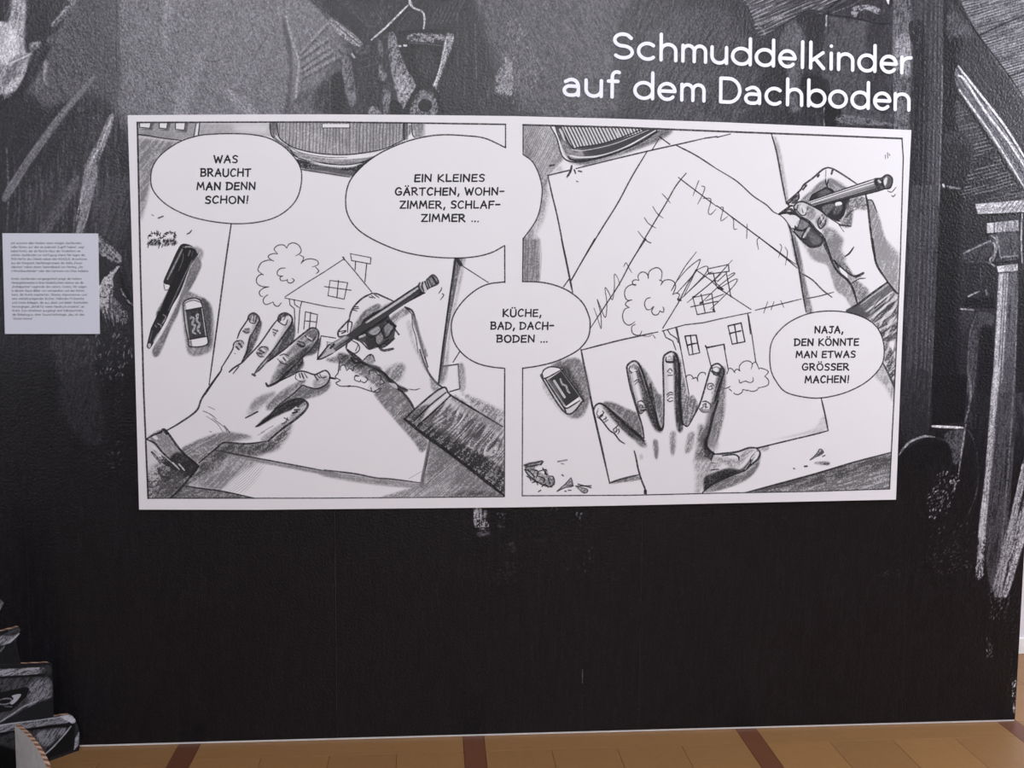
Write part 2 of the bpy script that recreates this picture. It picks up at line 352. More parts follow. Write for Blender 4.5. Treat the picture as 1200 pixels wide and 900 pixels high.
    S('688,285 684,300 670,320', .9); S('690,320 700,330 680,358', .9)
    # ballpoint pen and eraser
    fr(160, 280, 6.43)
    T('430,150 485,170 475,240 410,370 350,450 310,570 250,690 185,845 150,890 122,872 130,815 215,680 330,430', .42, .9, 1.4, 60, 10, 1.5, .7)
    T('440,60 500,90 490,150 440,170', .5, .7, 2, 60, 5, 1.5, .7)
    T('345,400 480,435 555,490 580,600 578,760 560,840 470,880 400,870 375,800 350,600', .50, .9, 2, 70, 9, 1.5, .8)
    T('485,450 545,490 560,620 556,780 530,800 500,600', .28, .8, 1.2, 80, 9, 1.2, .7)
    F('345,38 400,45 450,75 466,110 432,160 400,215 330,400 270,505 218,622 150,740 120,800 97,828 78,815 80,790 104,690 112,665 160,562 238,385 248,350 212,338 205,312 250,210 310,80', .16)
    T('330,60 440,80 400,190 300,420 200,600 150,560 260,350', .08, .6, 1, 65, 14, 1, 1)
    S('205,340 215,385 240,380', 1, .5)
    S('345,78 300,170 232,305', 1.7, .9, .62); S('420,158 355,290 300,410 240,540', 1.0, .8, .55); S('238,385 205,460 175,545', .8, .7, .55)
    S('352,112 348,160 318,240', .9, .7, .5); S('405,88 390,125', 1.4, .7, .6); S('425,92 415,130', .8, .6, .5); S('370,58 420,62 452,80 460,106', 1.6, .8, .72); S('350,60 372,66', 1, .7, .6)
    S('200,570 220,588 205,620 192,640', 1.1, .8, .68); S('158,638 182,650 186,665', 1.2, .8, .7); S('140,650 150,665', 1, .8, .6); S('175,702 150,735 128,775', 1.5, .85, .75)
    S('120,690 100,770', .8, .7, .5); F('88,790 108,790 104,818 88,816', .75)
    F('350,495 368,465 430,446 478,462 494,500 512,620 530,740 532,795 410,812 388,760 368,640', P)
    T('352,500 372,498 405,755 392,760', .6, .7, .5, 80, 9, 1, .5, sm=False)
    F('372,542 488,518 520,734 400,757', .33, 1, False); T('372,542 488,518 520,734 400,757', .18, .7, .5, 80, 9, 1.5, 1.2, sm=False)
    for p in ('405,600 415,590 432,605 420,640 440,655 425,700 445,715', '450,580 462,570 455,620 475,640 462,680 480,712'): S(p, 2.2, .9, .78, g=.7)
    S('350,495 368,465 430,446 478,462 494,500', 1.3, .95); S('352,500 366,640 390,760 408,812 532,795 525,700 494,500', 1.2, .9); S('360,505 372,480 430,462 485,480', 1, .7)
    S('370,540 490,517', 1.4, .9); S('400,757 522,735', 1.2, .9); S('408,770 412,808', 2, .5)
    # pencil shavings
    fr(150, 130, 5); r = random.Random(3)
    for cx, cy, R in ((155, 745, 38), (245, 740, 40)):
        T([(cx-R, cy+20), (cx, cy+5), (cx+R*.8, cy+15), (cx+R, cy+38), (cx-R*.5, cy+42)], .25, .7, 1, 45, 4, 1.2, 1.2)
        S(arc(cx, cy, R, R*.75, 170, 350), .9, .7)
        for i in range(15):
            a = math.radians(r.uniform(150, 400)); q = r.uniform(.55, .95)
            x, y = cx+R*q*math.cos(a), cy+R*.8*q*math.sin(a)
            S([(x, y), (x+r.uniform(4, 14)*math.cos(a-.5), y+r.uniform(6, 20)*math.sin(a-.5))], .9, .85)
        for i in range(16):
            x, y = cx+r.uniform(-R, R), cy+r.uniform(8, 42); S([(x, y), (x-r.uniform(2, 8), y+r.uniform(6, 18))], .9, .85)
    S('140,608 148,614', .8, .7); S('178,628 205,618', 1.3, .8); S('345,722 360,715 374,698', 1.1, .8)
    # tree and house sketch
    fr(290, 270, 7.5); W = .95
    for p in ('345,155 320,130 280,128 248,145 236,170 265,206', '265,206 230,204 195,215 184,238 228,270', '228,265 180,262 125,282 98,325 95,355 138,392', '138,386 105,393 80,425 85,465 125,492 188,496',
              '188,496 140,508 105,540 112,572 135,582', '178,566 148,590 138,625 165,652 222,630', '224,628 240,658 270,666 298,636', '345,155 365,122 405,110 450,130 472,175 460,202 424,224', '460,216 492,236 488,262 470,292',
              '475,284 510,258 560,250 612,266 620,300 570,322', '598,322 626,356 604,380', '332,330 288,336 262,366 270,396 312,402', '308,400 286,416 298,442 350,438', '350,428 356,456 385,462 410,440 392,420'): S(p, W, .82)
    for p in ('330,584 520,460 680,362 846,252', '836,234 960,380 1090,540', '330,595 470,622 600,650 700,670 850,690', '905,205 1085,240 1080,295 915,265 905,205', '950,270 946,346', '1048,295 1032,452', '725,440 880,460 850,605 708,574 725,440',
              '678,494 910,526', '800,440 786,592', '368,608 374,655 412,688 416,780 412,900', '410,610 416,652 450,676', '476,628 460,690 445,900', '510,715 616,740 600,862', '510,715 495,868', '556,720 542,870', '505,795 610,806'): S(p, W, .85, sm=False)
    S('846,236 852,262', W, .8)
    fr(240, 360, 7.5)
    S('1022,252 1004,350 988,462', 1.1); S('1022,252 1150,272', 1, .85); S('1078,305 1070,372', .9, .6); S('1070,305 1150,318', .7, .5)
    S('1185,440 1170,590', .8, .8)
    # ---- left hand
    hand = [(215, 505), (230, 482), (246, 460)]
    HF = [(x/7.5+240, y/7.5+360) for x, y in parse('0,770 130,580 150,530 240,380 265,300 290,275 310,210 380,105 400,60 440,52 478,90 475,130 430,220 395,262 370,370 330,490 352,488 450,360 500,300 590,170 636,105 660,68 705,52 748,72 768,112 750,160 690,250 610,370 540,470 432,592 480,562 560,478 640,415 700,370 790,290 880,220 930,185 978,190 1002,232 995,280 940,360 870,430 790,510 700,592 640,650 552,690 600,680 660,655 740,612 830,568 880,568 960,592 1000,580 1060,556 1096,590 1096,640 1050,690 980,716 900,700 856,690 790,750 700,820 650,860')]
    HF += [(x/5+150, y/5+430) for x, y in parse('870,260 940,205 1012,188 1052,210 1042,250 980,310 900,370 820,436 700,452 600,446 560,446 510,482 415,565 300,470 222,375 400,260 430,190 480,110')]
    # shadows first
    T('470,110 500,145 470,260 400,400 320,500 372,372 400,262 440,210', .30, .95, 1, 62, 10, 1.5, .8)
    T('755,120 795,190 775,300 720,380 590,470 430,602 480,500 600,390 690,260', .27, .95, 1, 60, 10, 1.5, .8)
    T('1000,270 1012,350 960,410 860,440 870,500 830,560 730,610 640,690 545,700 640,640 780,520 900,400', .26, .95, 1.6, 45, 10, 2, .8)
    T('1096,650 1085,720 1000,775 880,810 700,880 600,900 700,820 856,700 980,716', .42, .95, 1.8, 30, 10, 2, .9)
    fr(0, 0, 1)
    F(HF, P*.985, 1, False)
    fr(240, 360, 7.5)
    # shading on fingers
    T('690,440 880,225 985,200 995,280 870,425 700,590 580,680 600,600', .50, .72, 2, 42, 14, 1.6, 1)
    T('720,490 860,370 940,330 860,440 700,590 620,650', .22, .8, 2.2, 42, 12, 1.6, .8)
    T('540,900 560,840 700,720 840,650 890,640 850,690 700,820 610,895', .45, .8, 1.6, 45, 14, 1.4, 1)
    T('400,900 440,810 560,760 620,745 540,820 470,880', .50, .7, 2.4, 48, 10, 1.6, 1.1)
    T('960,640 1060,600 1090,640 1040,690 960,710', .55, .6, 2, 30, 8, 1.3, 1)
    T('430,130 460,110 470,140 400,250 370,360 340,420 380,300', .6, .5, 1.5, 60, 10, 1.2, 1)
    T('720,120 750,110 740,170 600,370 560,420 660,250', .6, .5, 1.5, 60, 10, 1.2, 1)
    for p, w in (('0,770 60,680 130,575', 1.5), ('148,530 240,380 256,320 285,292', 1.3), ('285,275 310,210 350,150 380,105', 1.3), ('375,115 390,72 430,52 468,78 480,112 462,150 430,212 396,258', 1.7), ('396,262 384,320 365,400 322,488', 1.7),
                 ('215,570 260,530 330,488', 1.6), ('250,582 300,520', 1.1), ('330,485 450,360 500,300 590,170 636,112', 1.4), ('640,115 655,72 705,52 750,72 770,110 750,165 690,250 600,380 480,520 430,596', 1.8),
                 ('560,475 700,370 800,285 880,222 930,186 978,190 1002,232 994,285', 1.7), ('994,285 930,370 870,430 790,510', 1.4), ('860,430 855,480 820,520', 1.2), ('790,510 700,595 640,655 560,692 538,668', 2.4),
                 ('660,648 760,600 830,566 880,566 960,592 1000,580 1060,556 1096,592 1094,640 1050,690 980,716 900,700 856,690 790,750 700,820 610,895', 1.5), ('1096,622 1148,630', 1.4)): S(p, w, .9)
    S('420,590 440,600', 2.2, .8)
    # nails, knuckles
    T('385,80 430,55 470,90 450,125 400,120', .3, .85, .6, 70, 5, 1, 1); S('388,100 400,134 440,140 452,110', 1, .9); S('420,80 415,125', 1, .9, P); S('440,80 434,118', .8, .9, P)
    T('640,100 670,66 730,62 715,100 650,130', .22, .9, .8, 50, 5, 1, 1); S('645,125 690,155 715,150 728,110', 1.1, .9); S('690,90 675,120', 1.6, 1, P); S('720,85 700,140', 1.6, 1, P); S('670,128 700,135', 1.5, 1, P)
    T('890,230 960,195 990,250 940,290', .4, .8, .8, 30, 5, 1, 1); S('880,250 940,300 975,260', 1.2, .9); S('900,262 940,280', 1.4, .9, P)
    S('815,322 850,345 875,342', 2.2, .9); S('815,300 860,310 885,335', 1, .8)
    T('330,205 390,180 400,220 360,235', .5, .8, .8, 60, 4, 1, 1); S('335,210 370,225 390,215', 1, .7); S('350,190 390,195', .8, .5)
    T('275,305 330,295 345,330 300,370 270,340', .5, .6, 1.2, 60, 4, 1, 1); S('280,300 320,292 345,320', 1, .8); S('300,318 325,350', 1.6, .8); S('275,348 300,372', 1.6, .8); S('262,405 268,410', .8, .5)
    S('600,195 640,210', 1.4, .7); S('600,220 625,232', 1.2, .7); S('605,240 612,255', 1.2, .5); S('640,200 615,245', .9, .5)
    T('455,400 480,350 540,345 560,375 520,430 480,440', .55, .7, 1, 50, 4, 1, 1); S('470,375 500,350 545,352 560,378', 1.1, .8); S('452,400 480,432 520,436', 1.1, .7); S('485,378 520,400', 1.4, .8); S('460,402 500,410', 1.4, .7); S('500,365 530,385', 1.3, 1, P)
    S('660,425 700,412 740,430', 1.1, .8); S('640,455 680,495 720,500', 1.1, .8); S('670,450 700,480', 1.5, 1, P); S('700,435 725,460', 1.6, 1, P); S('690,440 710,470', .9, .8)
    S('800,590 800,630 850,655 880,650', 1, .6); S('830,585 840,620', 1.3, .8); S('850,580 870,625', 1.5, .85); S('875,580 900,620', 1.1, .7)
    S('965,598 990,640', 1.6, .8); S('985,595 1010,620', 1.1, .8); S('1010,590 1030,620 1070,612', 1.1, .8)
    # ---- back of hand, thumb, wrist
    fr(150, 430, 5)
    T('800,300 940,208 1010,192 1045,215 1010,235 930,262 850,300 760,350', .13, .95, 1, 35, 6, 1.4, .6)
    T('780,420 900,330 980,260 1040,230 1000,290 900,370 820,432', .5, .7, 2, 40, 10, 1.4, 1)
    T('700,260 760,180 850,150 860,180 790,230 720,290', .6, .5, 3, 35, 10, 2, 1)
    T('310,490 420,425 560,385 720,405 650,425 570,445 500,485 400,560', .45, .85, 2, 32, 16, 1.4, 1)
    T('560,380 700,405 720,420 570,440', .5, .5, 3, 20, 9, 1.4, 1)
    for p, w in (('222,375 300,330 400,258 430,190 480,112 540,30 550,0', 1.7), ('415,562 510,482 556,446 600,444 700,450 822,434', 1.7), ('822,434 900,366 985,305 1040,252 1052,214 1012,188 960,196 900,226 850,262 820,300', 2.2),
                 ('850,285 800,320 750,350', 2.2), ('690,298 760,262', 1.4)): S(p, w, .9)
    S('440,258 480,276 520,306', .8, .7); S('470,232 508,250', .7, .5); S('460,290 520,330 556,380', .8, .5); S('495,300 560,350 582,382', .8, .6); S('565,345 596,384', 1, .8); S('480,378 488,382', 1, .6)
    S('780,385 850,345', .6, .5); S('760,400 800,380', .6, .4)
    S('905,318 940,290', 3.0, .9, P); S('900,335 925,322 935,295', 1, .8); S('960,262 985,240', 2.6, .9, P); S('965,270 990,262', 1.8, .9); S('975,252 1005,250', 1.4, .9); S('1010,232 1036,212', 2.6, .8, .7); S('915,298 940,312', 1, .8)
    # sleeve
    F('110,425 150,398 190,385 206,366 230,382 300,480 420,582 320,700 250,770 120,770', .82)
    T('130,415 206,372 300,480 412,575 340,628 200,500', .52, .85, 1, -40, 6, 1.6, 1)
    T('300,500 412,578 345,640 240,560', .15, .95, 1.6, 40, 8, 1.6, .7)
    T('230,620 300,590 400,620 320,700 250,770 150,770 190,700', .14, .9, 8, 40, 7, 1.5, 1.2)
    T('115,640 200,560 300,600 330,690 240,770 115,770', .32, .7, 6, 30, 6, 3, 1.5)
    T('150,480 200,520 260,560 330,620 250,640 170,600 200,560', .25, .8, 2, -45, 9, 1.6, 1.6)
    for p in ('215,520 250,560 330,610', '140,500 175,540 190,560', '180,600 200,640 260,650', '220,560 280,600'): S(p, 2.6, .75, .12, g=.8)
    S('190,500 260,560 300,600', 1.6, .9, P); S('150,470 190,520', 2, .8, P); S('300,570 330,605', 1.4, .9, P); S('152,408 166,418', 3, .9, P)
    for p, w in (('100,428 150,398 190,384 206,366 230,382 300,478 352,530 415,580', 2), ('112,425 160,450 200,500 260,555', 1.7), ('212,372 228,392', 2.4), ('415,582 320,698 250,770', 2)): S(p, w, .9)
    # ---- right hand with pencil: cast shadow, bush
    fr(370, 410, 7.5)
    T('90,90 220,50 330,60 440,130 600,230 760,360 870,520 790,600 860,680 980,800 930,900 860,800 720,640 520,400 560,350 440,250 330,190 240,130', .47, .88, 1.6, 40, 9, 2, 1.1)
    T('200,30 330,60 430,130 420,180 330,140 220,110', .25, .8, 2.4, 30, 9, 2, 1)
    T('760,380 860,360 950,430 880,520 820,430', .35, .9, 1.5, 40, 9, 2, 1)
    H('450,300 700,320 860,500 980,820 900,850 560,440', 48, 2, .7, .3, .5, 3)
    F('215,170 240,135 270,180 300,165 330,190 350,230 450,260 460,330 380,322 220,320 180,290 215,270 175,240', P, .95)
    for p in ('212,100 206,160 195,205 172,240 215,268 178,290 215,318 290,320 370,325 480,362 550,372 578,336', '215,180 222,140 255,138 272,182', '272,182 292,165 312,170 325,188', '330,185 335,150 365,140', '345,230 380,232 350,225 342,262 385,280 395,262',
              '395,275 430,288 456,256 430,235', '470,215 475,180 520,185 545,220', '545,215 575,235 568,272', '580,260 602,290 560,305', '486,330 490,362', '505,370 560,340'): S(p, 1.0, .85)
    S('122,242 165,252', 1.5, .9); S('285,320 300,318', 1.6, .8)
    # hand
    HR = [(x/7.5+370, y/7.5+310) for x, y in parse('490,255 410,300 340,370 300,440 290,500 200,590 210,640 270,640 275,690 270,740 320,800 400,860')]
    HR += [(x/7.5+370, y/7.5+410) for x, y in parse('430,120 520,168 600,215 700,290 810,350 760,368 820,450 872,528 1105,330 1010,230 950,100 915,0')]
    HR += [(x/7.5+370, y/7.5+310) for x, y in parse('940,750 905,620 880,500 850,420 790,375 690,322 550,265')]
    fr(0, 0, 1); F(HR, P*.985, 1, False)
    fr(370, 310, 7.5)
    T('390,450 470,380 550,345 560,385 420,480 400,600 360,640 310,600', .40, .85, 1.2, 55, 12, 1.5, .9)
    T('540,400 640,340 700,330 560,430', .5, .7, 1.5, 40, 8, 1.5, 1); T('640,480 780,380 830,420 740,470 690,530', .5, .75, 2, 50, 10, 1.5, 1.2)
    F('300,625 370,600 420,480 560,400 640,440 650,470 705,540 690,640 620,700 560,722 465,738 430,690 380,660', .28, 1, False)
    T('300,625 370,600 420,480 560,400 640,440 600,500 520,540 440,600 380,660', .10, .95, 1, 40, 8, 1.3, .7)
    T('440,650 470,640 520,640 520,690 560,722 465,738', .18, .9, .8, 60, 6, 1.2, .9); T('560,540 600,520 640,560 600,640 560,640', .22, .85, .8, 50, 6, 1.2, .9); T('640,480 705,540 690,560 650,520', .12, .9, .8, 50, 5, 1.2, .7)
    T('460,600 540,545 568,565 556,605 500,625', .66, .9, .8, 30, 8, 1.3, .8); T('600,540 640,505 680,545 655,600 622,632', .58, .8, .8, 60, 8, 1.3, .9); T('535,625 575,598 596,650 560,695 532,690', .62, .8, .6, 60, 8, 1.3, .8)
    for p in ('455,602 500,625 548,612 575,570 560,540', '575,575 590,610 605,650', '520,640 530,690 560,715', '600,650 640,630 680,580', '440,600 460,630 515,640', '640,505 600,540 575,580', '655,600 690,560'): S(p, 1.3, .9)
    S('385,640 430,620', 2.2, .9, .8); S('640,660 560,720', 1.6); S('630,500 700,540', 2.4); S('690,560 730,615', 1.6, .8); S('690,650 600,720 540,720', 2.2); S('680,740 600,755 560,735', 2.6, .8); S('610,700 650,690', 1, .7)
    for p, w in (('490,255 410,296 340,365 306,430 294,500', 1.7), ('490,253 540,258 600,285 690,325', 1.5), ('296,480 240,540 198,590 205,635 260,622', 1.6), ('280,595 285,510 312,505 318,530 300,600', 1.2), ('205,590 265,580', 1), ('230,605 262,590', 1.2),
                 ('785,374 840,400 862,440 880,520 905,620 940,750 985,900', 2), ('850,440 850,540 880,640 900,780', .8), ('790,380 840,430 848,480', 1), ('335,650 400,680 460,740 500,738', 1.5), ('320,668 372,700 384,745 350,780 300,770', 1.1), ('275,700 270,740 320,800 400,860 440,880', 1.6),
                 ('310,820 340,860 400,862', 2), ('420,840 470,795 500,800 520,850', 1.4), ('485,790 470,830', 1.3), ('375,700 350,760', .8)): S(p, w, .9)
    T('425,840 470,800 520,840 500,870 440,880', .55, .7, 1, 30, 5, 1.3, 1)
    for p in ('470,285 500,292', '490,272 520,295', '515,262 555,290', '345,372 372,370', '335,390 378,385', '330,400 362,408'): S(p, 1, .8)
    T('850,430 890,500 920,620 985,800 940,780 900,640 860,520', .5, .8, 1.2, 75, 14, 1.2, 1); T('800,520 830,500 860,640 900,800 850,700', .6, .4, 2, 75, 14, 1.2, 1.4)
    # pencil
    T('400,600 500,560 960,250 760,340 600,420', .2, .0, 2)
    F('20,838 15,825 118,700 262,622 300,600 440,492 905,180 962,246 760,350 520,520 400,600 290,690 150,782', .22, 1, False)
    T('118,700 262,622 300,640 150,750', .6, .8, .6, 30, 12, 1, .8, sm=False)
    F('20,836 118,705 175,760 150,780', .72, 1, False); S('15,830 118,702', 1.4); S('16,834 60,825 150,780', 1.3); S('20,832 90,760', .8, .6)
    T('470,545 700,392 940,228 962,246 760,350 500,560', .10, .9, .6, 34, 26, 1, .7, sm=False); T('450,495 905,190 915,203 460,510', .62, .95, .5, 34, 26, 1, .8, sm=False); S('445,510 700,345 905,205', 2, .95, .80); S('150,705 260,640', 1.6, .9, .78); S('130,735 160,700', 2, .9); S('170,750 260,690', 1, .8, .5)
    S('440,490 680,330 905,180', 1.2); S('470,560 760,355 960,248', 1.6); S('480,545 900,255', 1, .5, .5)
    F('900,185 915,160 975,135 1035,92 1078,160 1012,200 962,248 940,245', .78, 1, False)
    T('985,130 1035,95 1075,160 1015,195', .35, .9, .5, 60, 5, 1.4, .7, sm=False); S('1010,130 1040,175', 1.6, .7, .6)
    for p in ('915,160 905,190 925,240 960,250', '940,155 935,190 950,235', '960,150 985,215', '975,135 1000,205', '980,128 1036,92 1078,160 1012,200', '1022,100 1062,168'): S(p, 1.6, .9)
    S('920,200 935,225', 3, .6, .3); S('990,130 1018,195', 1, .6)
    fr(370, 410, 7.5)
    T('610,190 720,120 780,140 760,230 700,280 640,230', .48, .7, 3, 50, 12, 1.6, 1.3); H('600,140 780,130 760,290 640,230', 52, 2.4, .6, .5, .5, 2)
    T('560,150 600,205 700,290 810,350 760,372 640,300 590,240 520,170 440,120', .25, .9, 1, -40, 10, 1.5, .6)
    for p, w in (('280,0 360,60 430,120 520,168 600,205 660,280 700,330 760,365', 2.4), ('600,210 700,290 740,330 810,352', 1.2), ('760,368 820,440 870,528', 2.2), ('820,345 870,352 915,340', .8), ('915,0 950,110 1000,215 1060,290 1115,330', 2)): S(p, w, .9)
    T('890,0 915,0 950,110 1010,230 940,140', .6, .6, 2, 75, 12, 1.2, 1.2); T('1010,230 1090,330 1030,360 1010,300', .5, .6, 1.5, 60, 12, 1.2, 1.2)
    T('640,290 700,300 720,340 690,335', P, .8, .8, -30, 8, 1, .3)
    # sleeve
    fr(380, 430, 5)
    F('690,120 740,165 1045,350 1052,752 700,480 600,410 470,305', .80, 1, False)
    T('470,305 520,265 620,320 800,430 1000,560 1052,600 1052,752 700,480 600,410', .17, .9, 5, 48, 12, 2, 1.3, sm=False)
    T('540,280 700,230 900,300 1040,440 1045,560 820,450 600,340', .38, .85, 4, 48, 16, 3, 1.8, sm=False)
    H('600,200 900,270 1045,360 1045,640 700,420', 50, 4.5, 1.8, .22, .6, 3, .9, .6); H('640,230 1000,340 1045,560 800,440', 50, 9, 2.2, P, .7, 3, 1.0, .8)
    F('690,122 735,165 560,330 478,305', .8, 1, False); T('478,300 560,235 620,215 560,330', .28, .85, 2, 45, 9, 1.6, 1, sm=False)
    T('760,160 1045,345 1045,400 900,320 740,190', .5, .6, 2.5, 30, 9, 2, 1.2, sm=False)
    S('712,150 620,225 525,318', 1.6); S('740,168 640,262 548,342', 1.6); S('470,308 530,248 690,122 740,165 880,250 1045,350', 1.8); S('470,305 600,408 700,478 860,600 960,680 1052,752', 3.2, .95)
    S('725,160 620,250', 1.6, .8, P)
    T('800,150 900,190 1050,260 1050,345 900,255', .5, .75, 3, 55, 14, 1.4, 1.4, sm=False)
    # ================= right panel
    fr(600, 130, 5)
    T('68,84 230,90 270,180 300,285 215,372 200,480 175,500 170,420 130,320 70,260', .52, .85, 2, 62, 24, 1.6, .9, sm=False)
    T('68,84 150,84 150,290 70,260', .42, .5, 4, 62, 20, 1.4, .8, sm=False); H('70,84 240,100 200,360 160,350', 65, 2.2, .7, P, .6, 2)
    T('215,372 300,350 250,300', .65, .4, 3)
    T('175,480 215,470 180,640 100,760 60,750 140,620', .6, .7, 4, 80, 20, 1.2, 1.2)
    fr(600, 280, 5); T('64,0 160,0 160,246 64,246', .48, .85, 2.5, 89, 30, 1.1, 1.0, sm=False); H('64,0 165,0 160,246 64,246', 89, 1.8, .7, .3, .5, 1)
    fr(600, 130, 5)
    # tray
    F('226,88 262,165 286,245 312,282 360,298 450,290 600,250 760,180 880,104', P, 1, False)
    T('330,290 460,290 620,245 780,170 870,110 940,118 870,170 760,215 600,270 430,318', .35, .8, 2.2, 20, 10, 1.4, .7)
    F('250,90 290,95 345,210 400,212 560,185 770,105 855,110 760,175 600,240 450,282 360,290 318,262', .30)
    T('290,150 345,215 400,225 420,270 350,285 300,240', .6, .85, 1.5, -10, 8, 1.4, 1.2); T('440,220 600,180 770,115 840,112 700,190 500,262', .22, .7, 1, 20, 12, 1.4, .8)
    F('290,95 350,210 400,210 560,182 765,104', .82); H('290,92 350,212 400,212 560,184 770,102', -63, 3.6, 1.6, .15, .95, .3, .08)
    S('288,95 350,212 400,212 560,184 772,104', 1.3); S('350,226 420,232 600,192 800,112', .9, .8, P, g=.3)
    S('340,262 400,272 520,262 660,215 840,115', 1.6, .95, P, g=.1); S('330,268 360,288 450,286 600,246 760,178 850,120', 1.7, .9)
    S('232,92 268,170 288,245 312,276', 1.2, 1, P, g=.1); S('225,90 262,160 284,240 310,282 360,299 450,291 600,251 760,182 862,116', 1.3)
    S('222,322 245,316', 1.8, .8); S('350,322 342,355 322,388', 2, .9); S('365,345 372,365', 1.4); S('390,352 408,356', 1.4); S('378,412 386,415', 1, .8)
    # sheet edges
    S('210,378 340,347', 1.3); S('375,338 600,282 820,230 1000,190 1130,160', 1.3); S('1130,160 1200,150', 1.2)
    S('210,378 232,480 270,640 320,900', 1.4); S('860,165 820,230', .9); S('790,240 700,390 620,540 520,700 400,900', 1.3); S('865,152 925,196', 1.1); S('960,200 1080,262 1200,340', 1.3)
    fr(600, 280, 5); S('290,0 320,140 340,240 355,312', 1.8); S('485,0 345,246', 1.3); S('335,235 302,280', 1.1)
    fr(840, 130, 5); S('0,340 100,400 150,440 215,500 290,550 330,590 362,606', 1.2); S('0,155 80,135', 1)
    # big roof with tick marks
    S([(1020/5-240, 365/5*5)], 1) if False else None
    fr(600, 130, 5); S('1020,365 960,440 900,545 800,710 690,900', 1.2); S('975,390 1080,470 1200,560', 1.1)
    for p in ('880,485 905,512 928,540', '825,560 850,600 885,628', '775,625 800,660 842,686', '738,705 775,750 812,776', '1095,408 1082,440 1060,498', '1112,440 1130,450 1112,500 1088,546', '1120,512 1165,518 1150,590 1165,606 1195,576'): S(p, .9, .75)
    fr(600, 280, 5); S('785,0 700,130 630,262 540,400 460,522', 1.2)
    S('480,405 500,460 522,525 520,440 500,358 510,380 546,460 556,380 545,288 565,310 588,356 600,280 600,208 620,230 632,270', .9, .75); S('655,162 668,140 685,170 702,198', .9, .75); S('782,0 795,15 815,22', .9, .7)
    fr(840, 130, 5); S('0,555 150,668 300,780 460,898', 1.2)
    for p in ('18,566 38,570 24,642 65,618', '84,620 98,640 100,690 118,692', '178,664 175,746', '252,738 236,760 244,812', '370,780 380,800 362,858', '400,798 414,830 402,902'): S(p, .9, .7)
    fr(840, 280, 5); S('260,0 400,110 470,170', 1.2); S('490,198 560,240 620,300 675,342', 1.3); S('225,418 360,385 495,352', 1.1); S('515,352 600,335 685,312', 1.1)
    for p in ('298,368 275,434', '335,368 318,415', '375,362 392,400'): S(p, .8, .7)
    # right sheet edge and its shade
    fr(840, 130, 5); T('335,150 365,200 400,380 420,540 400,520 360,300', .6, .6, 2, 75, 12, 1.3, 1); T('410,600 440,680 500,900 465,900', .45, .75, 1.5, 80, 12, 1.3, .9)
    S('320,135 350,240 380,400 408,545', 1.6); S('400,620 440,730 470,900', 1.3)
    fr(840, 280, 5); T('450,0 475,30 520,250 560,430 525,430 500,300', .42, .85, 2, 80, 14, 1.3, .9); S('440,0 480,170 500,300 524,430', 1.5)
    # sheet with the house
    fr(600, 280, 5); S('405,652 520,622 640,592 750,568 855,545', 1.4); S('405,650 430,780 455,900', 1.8)
    fr(600, 430, 5); S('425,0 450,130 480,275 520,450 572,680', 2); S('572,680 650,655 745,632', 2); T('575,685 650,660 745,640 750,660 650,675', .4, .8, 1, 20, 8, 1.3, .9)
    fr(840, 430, 5); T('640,290 610,300 570,360 400,410 240,440 500,400 645,372', .7, .5, 2, 25, 12, 1.3, 1)
    S('240,475 400,436 560,398 652,374', 1.5); S('652,372 632,270 612,184', 1.6)
    T('165,740 600,622 1025,502 1015,716', .42, .9, 1, 15, 14, 2, 1.1, sm=False); T('200,735 600,625 1025,505 1022,580 600,690', .28, .75, 3, 15, 14, 2, 1.1, sm=False)
    S('165,738 400,675 600,620 800,560 1025,500', 1.8)
    S('545,545 580,515 605,482 625,500 600,515 550,545', 1.2, .8); T('575,520 610,485 620,510 590,525', .3, .8, .5); S('620,525 634,518', 1); T('570,560 650,555 660,575 600,572', .5, .8, 1); S('450,594 456,597', 1.2, .8); S('515,583 528,582', 1.8, .9); S('630,570 652,566', 1.6, .8)
    # tree
    fr(720, 290, 7.5)
    for p in ('298,272 292,240 265,218 232,220 208,250 215,290', '215,288 180,285 158,302 165,325 190,336', '190,325 140,330 98,365 90,420 112,462 155,462', '150,460 110,478 98,505 130,528', '130,526 90,545 72,600 85,655 120,682 150,675 180,652', '182,675 152,700 158,750 190,770 225,768 240,735',
              '298,272 305,215 350,182 390,182 418,220 410,290', '395,285 420,300 408,330', '410,325 440,290 490,285 530,310 520,345 500,380', '530,310 538,350 512,416', '512,412 545,402 572,415 558,462 590,468', '315,440 280,455 265,500 285,545 320,545', '318,545 345,520 328,560 345,590 380,590 402,555', '398,560 430,568 434,540 425,522'): S(p, 1, .85)
    S('232,775 300,782 330,765', .8, .6); S('340,772 358,795', 1, .7)
    # crossed-out house
    for p in ('425,710 560,490 640,330 716,200', '716,196 850,290 920,362 1040,440 1200,545', '420,735 620,680 780,662 940,625 1200,572', '820,188 1002,150 1008,210 830,234 820,188', '868,225 895,330', '982,215 1024,432', '690,440 856,405 878,562 728,590 690,440', '762,412 798,575', '672,522 905,474',
              '430,735 452,790 512,822 540,900', '468,725 490,762 548,800 560,835', '540,708 585,900', '622,778 716,770 742,900', '622,778 648,900', '668,770 686,900', '640,862 730,840', '998,688 1112,662 1148,828 1036,850 998,688', '1056,676 1080,842', '1018,752 1110,735', '1172,585 1196,760', '800,868 812,885 965,850 972,900'): S(p, 1.1, .88, sm=False)
    for p in ('720,40 620,170 545,300 500,380', '545,300 640,190 740,110 750,125 700,230 550,400', '550,400 700,235 716,205 610,430', '610,430 780,255 822,185 800,165 720,200', '575,460 800,250 860,215', '640,485 850,310 940,230', '690,440 860,300 1035,112', '755,495 930,330 1050,240 1045,225 1000,250',
              '920,360 1060,280 1075,300 1020,370 900,490 840,545', '960,370 880,300 900,290', '800,470 960,410', '905,300 975,235'): S(p, .95, .82)
